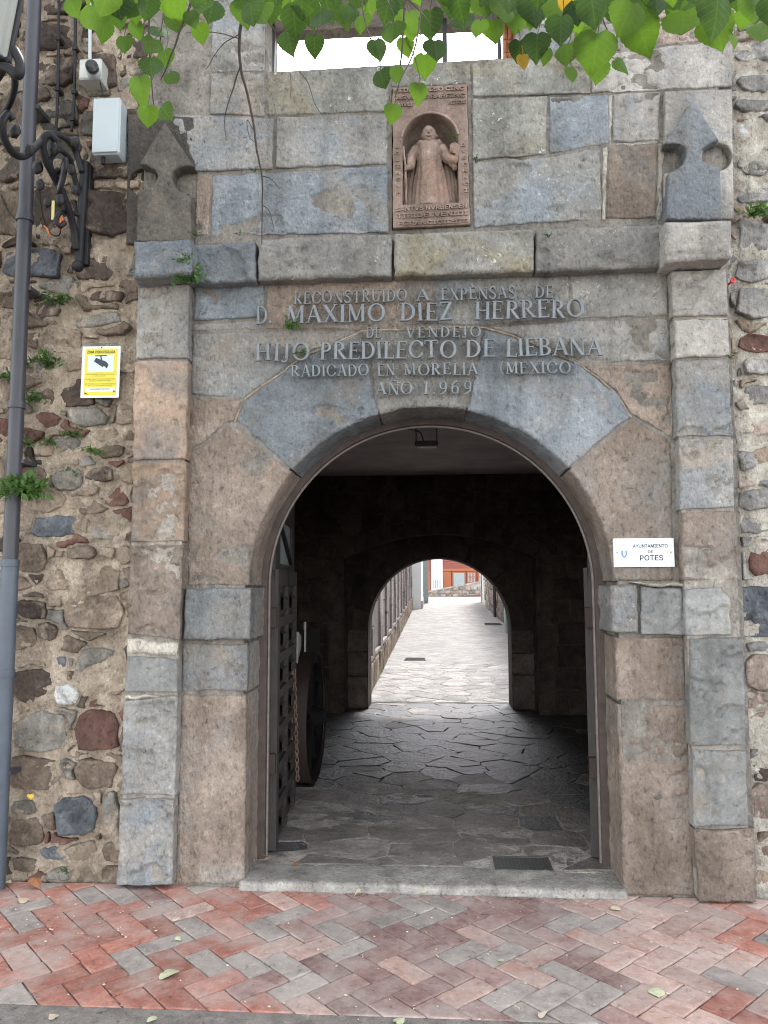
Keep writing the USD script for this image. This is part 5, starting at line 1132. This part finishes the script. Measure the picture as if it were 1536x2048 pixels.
obj('cable', tube(spline([P3(200, 165, Y0-.05), P3(204, 180, Y0-.06), P3(203, 194, Y0-.06)], 6), .004, 5), 'black_iron', cl, True)

# ------------------------------------------------------------------ yellow sign, white plaque
def plate(cx, cz, w, h, rot, y):
    e = np.array([math.cos(rot), math.sin(rot)]); nn = np.array([-e[1], e[0]]); o = np.array([cx, cz])-e*w/2-nn*h/2
    def fr(uv, d): q = o+np.outer(uv[:, 0], e)+np.outer(uv[:, 1], nn); return np.stack([q[:, 0], y-np.asarray(d)*np.ones(len(uv)), q[:, 1]], 1)
    def txt(parent, name, t, u, v, width, height, mat, d=.0022, bold=False):
        m = meshkit.text_mesh(t, height, .0006, bold); vv = np.array(m.vertices); vv[:, 0] = (vv[:, 0]-vv[:, 0].min())*width/(vv[:, 0].max()-vv[:, 0].min())
        obj(name, (fr(vv[:, :2]+[u-width/2, v], d+vv[:, 2]), np.array(m.faces)), mat, parent)
    return fr, txt
sg = thing('warning_sign', 'yellow and white video surveillance notice fixed to the left rubble wall', 'sign')
YS = Y0-.03
cs = np.mean([W(*p, YS) for p in [(166, 692), (242, 694), (237, 796), (160, 794)]], 0); w_, h_ = .225, .302
fr, txt = plate(*cs, w_, h_, math.radians(-.6), YS)
R4 = lambda x0, y0, x1, y1, r=.004: sbox(x0+r, y0+r, x1-r, y1-r).buffer(r)
obj('backing_plate', extrude(R4(0, 0, w_, h_), fr, -.004, .0), 'sign_white', sg)
obj('yellow_field', extrude(R4(.018, .016, w_-.018, h_-.014, .006), fr, .0002, .0012), 'sign_yellow', sg)
obj('picture_field', extrude(R4(.036, .150, w_-.036, .250, .002), fr, .0013, .002), 'sign_pale_blue', sg)
txt(sg, 'title', 'ZONA VIDEOVIGILADA', w_/2, .260, .165, .015, 'ink_black', .0014, True)
C = lambda pts: Polygon([(.036+(w_-.072)*x, .15+.1*y) for x, y in pts])
obj('camera_symbol', cat(extrude(C([(.23, .62), (.31, .84), (.5, .72), (.66, .64), (.74, .55), (.80, .42), (.74, .2), (.62, .36), (.58, .28)]), fr, .0021, .0027), extrude(C([(.27, .985), (.72, .985), (.72, .93), (.27, .93)]), fr, .0021, .0027), extrude(C([(.46, .95), (.51, .95), (.55, .72), (.50, .70)]), fr, .0021, .0027)), 'ink_black', sg)
for v, t, ww in ((.134, 'LEY ORGANICA DE PROTECCION', .16), (.124, 'DE DATOS', .06), (.106, 'PUEDE EJERCITAR SUS DERECHOS', .17), (.096, 'ANTE EL RESPONSABLE', .13), (.078, 'DEL FICHERO DE LA VIDEOVIGILANCIA', .18), (.068, 'EN LA DIRECCION', .14)): txt(sg, 'small_print', t, w_/2, v, ww, .006, 'sign_dull_ink', .0014)
obj('name_strip', extrude(R4(.026, .036, w_-.026, .060, .002), fr, .0013, .0018), 'sign_white', sg)
txt(sg, 'name_print', 'AYUNTAMIENTO DE POTES', w_/2, .046, .115, .008, 'ink_grey', .002)
obj('corner_mark', extrude(Polygon([(.022, .022), (.05, .020), (.024, .032)]), fr, .0013, .0018), 'ink_black', sg); obj('corner_mark', extrude(Polygon([(w_-.034, .030), (w_-.022, .034), (w_-.030, .046)]), fr, .0019, .0022), 'ink_black', sg)
obj('nail', cat(extrude(Point(w_/2, h_-.008).buffer(.003), fr, -.05, .004)), 'black_iron', sg)
pq = thing('town_hall_plaque', 'white plaque with blue crest fixed to the right jamb of the arch', 'plaque')
YQ = Y0-.012
cs = np.mean([W(*p, YQ) for p in [(1226, 1077), (1347, 1076), (1349, 1134), (1228, 1134)]], 0); w_, h_ = .317, .153
fr, txt = plate(*cs, w_, h_, math.radians(.1), YQ)
obj('plate', extrude(R4(0, 0, w_, h_, .002), fr, -.01, .003), 'plaque_white', pq)
for t, v, ww, hh, u, bd in (('AYUNTAMIENTO', .103, .182, .018, .193, True), ('DE', .074, .026, .0145, .194, True), ('POTES', .035, .122, .027, .198, True)): txt(pq, 'text', t, u, v, ww, hh, 'ink_black', .0031, bd)
cr = part('crest', pq); sh = lambda pts: Polygon([(.040+.030*x, .048+.055*y) for x, y in pts])
obj('shield', extrude(sh([(0, .72), (1, .72), (1, .3), (.75, .08), (.5, 0), (.25, .08), (0, .3)]), fr, .0031, .0038), 'crest_blue', cr)
obj('shield_field', extrude(sh([(.3, .68), (.7, .68), (.75, .35), (.5, .15), (.28, .35)]), fr, .0039, .0044), 'sign_pale_blue', cr)
obj('crown', extrude(sh([(.05, .78), (.95, .78), (1, 1.0), (.75, .9), (.5, 1.05), (.25, .9), (0, 1.0)]), fr, .0031, .0038), 'crest_grey', cr)
for u in (.018, w_-.018): obj('screw', extrude(Point(u, .077).buffer(.004), fr, .0031, .006), 'ink_grey', pq)
rd = thing('anchor_cap', 'tiny red plastic cap in the joint beside the right pilaster top', 'cap')
c = P3(1464, 562, Y0-.02); obj('cap', tube([c, c+[0, -.03, 0]], .010, 10), 'cap_red', rd, True) if False else None
plain('cap_red', (0.55, 0.03, 0.04), .4); obj('ring', tube([c+[.009*math.cos(q), -.01, .012*math.sin(q)] for q in np.linspace(0, 6.28, 12, endpoint=False)], .005, 6, True), 'cap_red', rd, True); obj('stub', tube([c+[0, .06, 0], c], .006, 6), 'cap_red', rd, True)

# ------------------------------------------------------------------ small plants growing in the joints
def sprig(px, py, y, size, n, label, seed, droop=.3, narrow=.45, spread=1.0):
    n = int(n*1.6)
    rg = np.random.default_rng(seed); t = thing('wall_plant', label, 'plant'); c = P3(px, py, y); L, S = [], []
    for k in range(max(3, n//5)):
        a = rg.uniform(-1.3, 1.3)*spread; ln = size*rg.uniform(.35, .9)
        d = np.array([math.sin(a), -rg.uniform(.3, .9), math.cos(a)*rg.uniform(.2, 1)-droop]); d /= np.linalg.norm(d)
        p = spline([c+[0, .02, 0], c+d*ln*.5+[0, 0, .1*ln], c+d*ln+[0, 0, -droop*ln*.4]], 5); S.append(tube(p, .0014, 4))
        for q in range(5):
            at = p[min(len(p)-1, int((q+1.5)/6.5*len(p)))]; ls = size*rg.uniform(.14, .26)
            u = rg.normal(size=3); u[1] = -abs(u[1])*.5; u[2] -= .2; u /= np.linalg.norm(u); w = np.cross(u, rg.normal(size=3)); w /= np.linalg.norm(w); nn = np.cross(u, w)
            pts = [at, at+u*ls*.3+w*ls*narrow*.5+nn*ls*.08, at+u*ls*.7+w*ls*narrow*.4+nn*ls*.05, at+u*ls, at+u*ls*.7-w*ls*narrow*.4+nn*ls*.05, at+u*ls*.3-w*ls*narrow*.5+nn*ls*.08, at+u*ls*.5]
            L.append((np.array(pts), np.array([[0, 1, 6], [1, 2, 6], [2, 3, 6], [3, 4, 6], [4, 5, 6], [5, 0, 6]])))
    obj('foliage', cat(*L), 'fern_leaf', t, True); obj('stem', cat(*S), 'fern_leaf', t)
for k, a in enumerate([
    (60, 985, Y0-.06, .24, 230, 'largest bushy green plant growing from the left wall beside the drainpipe'), (188, 905, Y0+.02, .11, 40, 'small bright fern on the left wall well below the yellow sign'),
    (122, 605, Y0+.03, .16, 45, 'trailing green plant on the left wall above and left of the yellow sign'), (100, 730, Y0+.03, .18, 45, 'sparse green plant on the wall left of the yellow sign'), (18, 757, Y0+.0, .12, 35, 'green tuft on the wall left of the drainpipe'),
    (68, 800, Y0+.02, .15, 40, 'trailing green tuft along the right edge of the drainpipe'), (145, 872, Y0+.03, .12, 30, 'small green weeds on the left wall below the yellow sign'), (98, 888, Y0+.03, .10, 30, 'pale green weeds beside the drainpipe below the yellow sign'), (55, 890, Y0+.0, .12, 30, 'green weeds clinging to the right side of the drainpipe'),
    (145, 950, Y0+.03, .10, 25, 'small weed on the left wall right of the largest plant'),
    (383, 562, Y0-.12, .16, 60, 'green fern hanging from the cornice corner at the left pilaster'), (372, 525, Y0-.19, .10, 30, 'small green weed on the left cornice cap'), (390, 470, Y0-.12, .06, 20, 'tiny weed above the left cornice cap'),
    (578, 656, Y0-.02, .10, 50, 'green weed growing under the large letter line of the inscription'), (602, 706, Y0-.03, .07, 30, 'small green weed growing inside a letter of the inscription'), (508, 340, Y0-.01, .05, 18, 'tiny weed in the joint left of the long blue stone'),
    (478, 468, Y0-.09, .05, 15, 'tiny weed on top of the cornice below the long blue stone'), (910, 274, Y0-.03, .05, 20, 'tiny green sprig at the right edge of the carved niche'), (952, 322, Y0-.02, .05, 20, 'pale tuft in the joint right of the carved relief'),
    (1098, 472, Y0-.10, .05, 20, 'tiny bright weed on the cornice right of the middle'), (1502, 430, Y0-.02, .14, 70, 'green tuft on the right wall beside the pilaster cap'), (1462, 716, Y0-.05, .05, 20, 'tiny green weed at the edge of the right pilaster'), (130, 1742, Y0-.02, .07, 20, 'sparse weeds at the foot of the left wall')]):
    sprig(*a, seed=300+k)

# ------------------------------------------------------------------ the linden tree: leafy twigs across the top of the view
tree = thing('linden_tree', 'tree whose heart shaped green leaves hang down across the top of the view', 'tree')
def heart(size, seed, curl):
    rg = np.random.default_rng(seed); nv, nu = 15, 7
    v = np.linspace(0, 1, nv); w = np.interp(v, [0, .06, .16, .30, .45, .6, .74, .86, .94, 1], [.20, .38, .49, .53, .50, .41, .28, .14, .055, 0.004])
    w = w*rg.uniform(.80, 1.10)*(1+.035*((np.arange(nv) % 2)*2-1)*(v > .1))
    V, UV = [], []
    sk = rg.uniform(-.05, .05); fold = rg.uniform(.05, .3); bend = rg.uniform(-.15, .5)*curl
    for i in range(nv):
        for j in range(nu):
            u = -1+2*j/(nu-1); x = u*w[i]; notch = .13*(1-abs(u))**1.5*(1-v[i])**5
            y = v[i]+notch+.0; z = -fold*abs(x)+.05*math.sin(6*v[i]+seed)*x-bend*v[i]**2+.02*math.sin(9*u+4*v[i]+seed)*abs(u)
            V.append((x+sk*v[i]**2, -y, z)); UV.append((x, v[i]))
    F = [[i*nu+j, i*nu+j+1, (i+1)*nu+j+1, (i+1)*nu+j] for i in range(nv-1) for j in range(nu-1)]
    return np.array(V)*size, np.array(F)[:, ::-1], np.array(UV)
def rot(ax, a):
    c, s = math.cos(a), math.sin(a); return {'x': np.array([[1, 0, 0], [0, c, -s], [0, s, c]]), 'y': np.array([[c, 0, s], [0, 1, 0], [-s, 0, c]]), 'z': np.array([[c, -s, 0], [s, c, 0], [0, 0, 1]])}[ax]
rgl = np.random.default_rng(12); nleaf = [0]
TOW = np.array([[1, 0, 0], [0, 0, 1], [0, 1, 0]], float); TOW = np.stack([[1, 0, 0], [0, 0, 1], [0, -1, 0]], 1).astype(float)   # leaf x -> x, leaf y -> z, leaf z -> -Y
def leaf_at(px, py, wpx, y, tilt=0.0, mat='leaf_green', pitch=None, yaw=None):
    nleaf[0] += 1; c = P3(px, py, y); size = wpx*y/FPX*0.98
    v, f, uv = heart(size, 700+nleaf[0], 1.0); v = v+[0, size*.52, 0]
    pitch = rgl.uniform(-.35, .45) if pitch is None else pitch; yaw = rgl.uniform(-.5, .5) if yaw is None else yaw
    Rm = TOW@rot('z', tilt)@rot('y', yaw)@rot('x', pitch)
    vv = v@Rm.T+c
    fq = np.vstack([f[:, [0, 1, 2]], f[:, [0, 2, 3]]])
    # petiole
    b = c+Rm@np.array([0, size*.40, 0]); tip = b+Rm@np.array([rgl.uniform(-.1, .1)*size, size*rgl.uniform(.35, .6), -.1*size])+[0, 0, .15*size]
    pt, pf = tube(spline([b, (b+tip)/2+Rm@np.array([.05*size, 0, 0]), tip], 4), .0013, 4)
    uvs = np.vstack([uv, np.full((len(pt), 2), .02)])
    obj('leaf', (np.vstack([vv, pt]), np.vstack([fq, pf+len(vv)])), mat, tree, True, uv=uvs)
    return tip
d_, g_ = 'leaf_dark', 'leaf_green'
LEAVES = [(140, 8, 46, g_, .2), (206, 62, 50, g_, -.2), (247, 88, 42, g_, 0), (236, 34, 46, g_, .3), (262, 22, 40, g_, -.3), (302, 8, 60, d_, 0), (322, 66, 56, d_, .3), (300, 92, 50, g_, -.4), (352, 46, 52, g_, .1), (402, 68, 46, g_, .2), (424, 16, 56, d_, -.2),
 (330, 116, 44, g_, 0), (302, 136, 56, d_, .1), (276, 182, 66, g_, -.2), (347, 156, 40, g_, .7), (292, 230, 48, g_, -.2), (330, 224, 42, g_, .6), (348, 14, 58, g_, .3), (398, 16, 52, g_, -.1), (385, 40, 40, g_, .4), (270, 60, 40, g_, .2),
 (500, 24, 66, d_, .1), (538, 16, 60, d_, -.1), (588, 44, 72, d_, .0), (575, 80, 56, d_, .1), (628, 92, 46, d_, -.1), (655, 14, 70, d_, .2), (602, 10, 60, d_, -.3), (640, 40, 56, d_, .1), (722, 48, 48, g_, -.2), (756, 98, 46, d_, .3), (785, 66, 56, g_, 0), (812, 92, 44, g_, .2), (762, 156, 46, g_, .2), (790, 150, 36, g_, -.2),
 (848, 130, 50, g_, -.1), (840, 184, 46, g_, .1), (788, 226, 40, g_, .0), (822, 40, 64, g_, .1), (775, 16, 56, d_, -.2), (860, 50, 66, d_, -.1), (872, 100, 50, d_, .1), (926, 46, 62, d_, .2), (955, 56, 42, g_, -.4), (968, 10, 60, g_, .1), (905, 8, 60, d_, -.2), (1008, 26, 58, g_, -.1), (990, 62, 50, g_, .3), (1032, 50, 44, g_, 0), (1040, 100, 44, g_, .1), (1074, 88, 68, d_, -.05), (1066, 26, 70, d_, .2), (1018, -10, 60, d_, 0),
 (1122, 62, 62, d_, .1), (1132, 108, 54, g_, -.2), (1152, 40, 60, g_, .2), (1110, 20, 60, g_, 0), (1192, 104, 84, g_, -.05), (1188, 18, 76, d_, .15), (1196, 142, 56, g_, .05), (1246, 128, 42, g_, 1.0), (1286, 72, 90, g_, .35), (1240, 20, 70, d_, -.1), (1366, 48, 80, g_, -.15), (1318, -5, 70, d_, .1), (1440, 22, 92, d_, .05), (1436, 58, 76, g_, .3), (1488, 40, 36, g_, -.2), (1528, 64, 66, g_, -.3), (1512, 8, 60, g_, .2), (1390, -14, 70, d_, .1), (1144, 150, 36, g_, .2), (1165, 74, 48, g_, -.3), (1094, 112, 36, g_, 0),
 (1470, 80, 30, g_, .3), (1540, 20, 60, d_, 0), (1345, -30, 70, g_, 0), (1270, -20, 70, g_, .2)]
tips = []
for (px, py, w, mt, tl) in LEAVES:
    yy = rgl.uniform(1.95, 2.35) if px > 450 else rgl.uniform(2.5, 3.0)
    if mt == g_ and rgl.random() < (.1 if px > 450 else .75): mt = d_ if px > 450 else 'leaf_mid'
    tips.append((px, leaf_at(px, py, w*1.03, yy, tl, mt)))
for k in range(110):
    px = rgl.uniform(470, 1560) if k < 88 else rgl.uniform(120, 430); leaf_at(px, rgl.uniform(-60, 34) if k % 2 else rgl.uniform(-60, 10), rgl.uniform(45, 84), rgl.uniform(2.0, 2.9), rgl.uniform(-.4, .4), d_ if rgl.random() < .5 else g_)
leaf_at(1046, 125, 34, 2.1, .2, 'leaf_yellow'); leaf_at(1130, 10, 36, 2.1, -.2, 'leaf_yellow')
for (px_, tp) in tips:
    if rgl.random() < .5:
        y_ = tp[1]; ax = rgl.uniform(-.10, .10); p = spline([tp, tp+[ax*.3, .01, .05], tp+[ax, .03, .16], tp+[ax*1.6, .05, .42]], 5); obj('twig', tube(p, np.linspace(.0012, .0028, len(p)), 5), 'twig_bark', tree, True)
def twig(pts, y, r0, r1, name='twig', ends=None):
    n = len(pts); ys = np.linspace(y[0], y[1], n) if isinstance(y, tuple) else [y]*n
    p = spline([P3(px, py, yy) for (px, py), yy in zip(pts, ys)], 8); p = p+0.004*np.stack([fbm3(p, 14, 3), fbm3(p, 14, 6), fbm3(p, 14, 9)], 1)
    obj(name, tube(p, np.linspace(r0, r1, len(p)), 6), 'twig_bark', tree, True)
twig([(492, -60), (486, 20), (479, 80), (483, 140), (500, 210), (514, 300), (525, 365), (524, 430), (524, 490)], (2.9, 3.5), .0085, .0022)
twig([(526, 352), (542, 358), (560, 378)], 3.45, .0028, .0015); twig([(524, 408), (538, 422), (548, 458)], 3.46, .0028, .0015)
twig([(481, 130), (468, 170), (450, 235), (452, 282)], (3.3, 3.6), .004, .0015); twig([(508, 260), (494, 240), (498, 272), (508, 284)], 3.4, .0025, .0013)
twig([(478, 70), (450, 85), (430, 110), (412, 138)], (3.3, 3.6), .003, .0015); twig([(480, 78), (455, 70), (420, 64), (372, 66)], (3.2, 3.3), .003, .0015)
twig([(580, 148), (582, 170), (581, 196)], 3.6, .002, .0015); twig([(598, 142), (618, 170), (628, 205), (642, 228)], 3.6, .003, .0015)
twig([(400, -60), (384, 0), (362, 60), (335, 130), (322, 160)], (2.7, 2.9), .007, .002); twig([(300, -50), (298, 40), (300, 120), (306, 200), (312, 222)], (2.7, 2.9), .005, .0015)
twig([(815, -50), (806, 60), (802, 120), (798, 170), (790, 196)], (2.1, 2.2), .004, .0012); twig([(528, -20), (540, 40), (552, 66)], 2.6, .003, .0015); twig([(1180, -60), (1200, 20), (1215, 60)], 2.2, .004, .0015)
for (x0, y0, z0), (x1, y1, z1) in (((2.3, -2.2, 3.0), (-2.6, 2.6, 4.35)), ((2.3, -2.2, 3.3), (2.2, 2.1, 4.0)), ((2.3, -2.2, 3.2), (0.2, 1.6, 3.9)), ((2.3, -2.2, 3.6), (-4, -1.5, 5.6)), ((2.3, -2.2, 3.4), (5, 0, 5.2))):
    p = spline([(x0, y0, z0), ((x0*2+x1)/3, (y0*2+y1)/3, z0+.75*(z1-z0)+.25), (x1, y1, z1)], 12); p = p+.05*np.stack([fbm3(p, 1.5, 3), fbm3(p, 1.5, 6), fbm3(p, 1.5, 9)], 1)
    obj('branch', tube(p, np.linspace(.085, .012, len(p)), 8), 'bark', tree, True)
p = spline([(2.4, -2.3, -.1), (2.35, -2.25, 1.2), (2.3, -2.2, 3.1), (2.1, -2.0, 6.5)], 10); obj('trunk', tube(p, np.interp(np.linspace(0, 1, len(p)), [0, .1, .5, 1], [.30, .22, .18, .08]), 14), 'bark', tree, True)
SHADE_CROWN = 12000  # unseen crown, its spread and density shaped to darken the wall front
rc = np.random.default_rng(5); pts = []
while len(pts) < SHADE_CROWN:
    q = np.array([rc.uniform(-8.0, 2.4), rc.uniform(-8.0, 3.6), rc.uniform(3.3, 8.5)])
    lim = .5 if q[0] > -1.0 else .5+2.0*min(1, (-1.0-q[0])/1.0)
    if q[1] > lim: continue
    if q[1] > -.3 and q[2] < EYE+.90*max(q[1], 0)+1.35: continue
    if meshkit.noise(q*0.85, 4) < .38: continue
    pts.append(q)
pts = np.array(pts); V, F = [], []
for k, q in enumerate(pts):
    s = rc.uniform(.09, .15); u = rc.normal(size=3); u[2] -= .6; u /= np.linalg.norm(u); w = np.cross(u, rc.normal(size=3)); w /= np.linalg.norm(w); nn = np.cross(u, w)
    V += [q, q+u*s*.3+w*s*.45, q+u*s, q+u*s*.3-w*s*.45, q+u*s*.4-nn*s*.08]; b = 5*k; F += [[b, b+1, b+4], [b+1, b+2, b+4], [b+2, b+3, b+4], [b+3, b, b+4]]
obj('crown', (np.array(V), np.array(F)), 'shade_crown_leaf', tree, True, kind='stuff')

# ------------------------------------------------------------------ fallen leaves and litter
def fallen(px, py, w, mat, label, group=None, curl=1.0, z=0.004, rotz=None):
    c = G(px, py, z); nleaf[0] += 1; d = math.hypot(c[0], c[1]); size = w*d/FPX
    v, f, uv = heart(size, 1500+nleaf[0], 1.6*curl); v = v+[0, size*.5, 0]; v = v@rot('z', rgl.uniform(0, 6.28) if rotz is None else rotz).T
    v[:, 2] -= v[:, 2].min(); obj('fallen_leaf', (v+[c[0], c[1], z], f), mat, smooth=True, label=label, cat='leaf', group=group, uv=uv)
fallen(341, 1951, 36, 'dry_leaf_pale', 'large pale green fallen leaf on the red bricks left of centre', rotz=1.3)
for px, py, w, m, lab in ((46, 1802, 22, 'dry_leaf_tan', 'tan fallen leaf on the bricks near the drainpipe foot'), (72, 1776, 24, 'dry_leaf_brown', 'brown curled leaf at the foot of the left wall'), (17, 1765, 12, 'dry_leaf_pale', 'pale scrap of leaf beside the drainpipe foot'), (352, 1839, 16, 'dry_leaf_tan', 'small tan leaf on the red bricks below the left pilaster'), (357, 1880, 12, 'dry_leaf_pale', 'pale scrap in a brick joint above the large fallen leaf'),
    (1314, 1988, 28, 'dry_leaf_pale', 'pale curled leaf on the bricks at lower right'), (1234, 1818, 20, 'dry_leaf_tan', 'pale tan leaf on the bricks below the right jamb'), (845, 1787, 16, 'dry_leaf_tan', 'tan leaf scrap against the threshold front'), (800, 2042, 26, 'dry_leaf_pale', 'pale curled leaf on the road edge at bottom centre'), (1002, 1922, 12, 'dry_leaf_pale', 'white leaf scrap on the bricks right of centre'),
    (105, 2034, 18, 'dry_leaf_tan', 'tan sliver on the road edge at bottom left'), (306, 2040, 18, 'dry_leaf_pale', 'pale sliver on the road edge left of centre'), (1085, 2030, 20, 'dry_leaf_tan', 'pink tan leaf scrap at the bottom right of centre'), (1034, 2022, 16, 'dry_leaf_tan', 'tan leaf scrap near the bottom edge right of centre'), (715, 1791, 14, 'dry_leaf_tan', 'tan leaf scrap below the middle of the threshold')):
    fallen(px, py, w, m, lab)
fallen(535, 1722, 18, 'dry_leaf_brown', 'brown fallen leaf on the floor at the hinge of the left door leaf', z=ZF+.008); fallen(590, 1728, 14, 'dry_leaf_brown', 'dark brown curled leaf on the passage floor near the left door leaf', z=ZF+.008)
c = P3(60, 1588, Y0-.02); v, f, uv = heart(.035, 9, 1); obj('caught_leaf', (v@TOW.T+c, f), 'dry_leaf_yellow', smooth=True, label='yellow leaf caught on the left rubble wall near the ground', cat='leaf', uv=uv)
lit = []; rq = np.random.default_rng(8)
for k in range(150):
    px, py = rq.uniform(0, 1536), rq.uniform(1790, 2040); 
    if k < 45: px, py = rq.uniform(0, 330), rq.uniform(1785, 1880)
    c = G(px, py, .003); s = rq.uniform(.003, .008); a = rq.uniform(0, 6.28); h_ = .002+s*.3
    q = np.array([(s*math.cos(a+t)*rq.uniform(.5, 1.2), s*math.sin(a+t)*rq.uniform(.5, 1), h_ if t > 3 else .001) for t in (0, 1.3, 2.6, 3.9, 5.2)]); lit.append((np.vstack([q, [0, 0, h_*1.4]])+[c[0], c[1], .003], np.array([[k_, (k_+1) % 5, 5] for k_ in range(5)])))
obj('leaf_litter', cat(*lit), 'dry_leaf_tan', label='tiny pale crumbs of leaf and bud scattered over the bricks', cat='litter', kind='stuff')
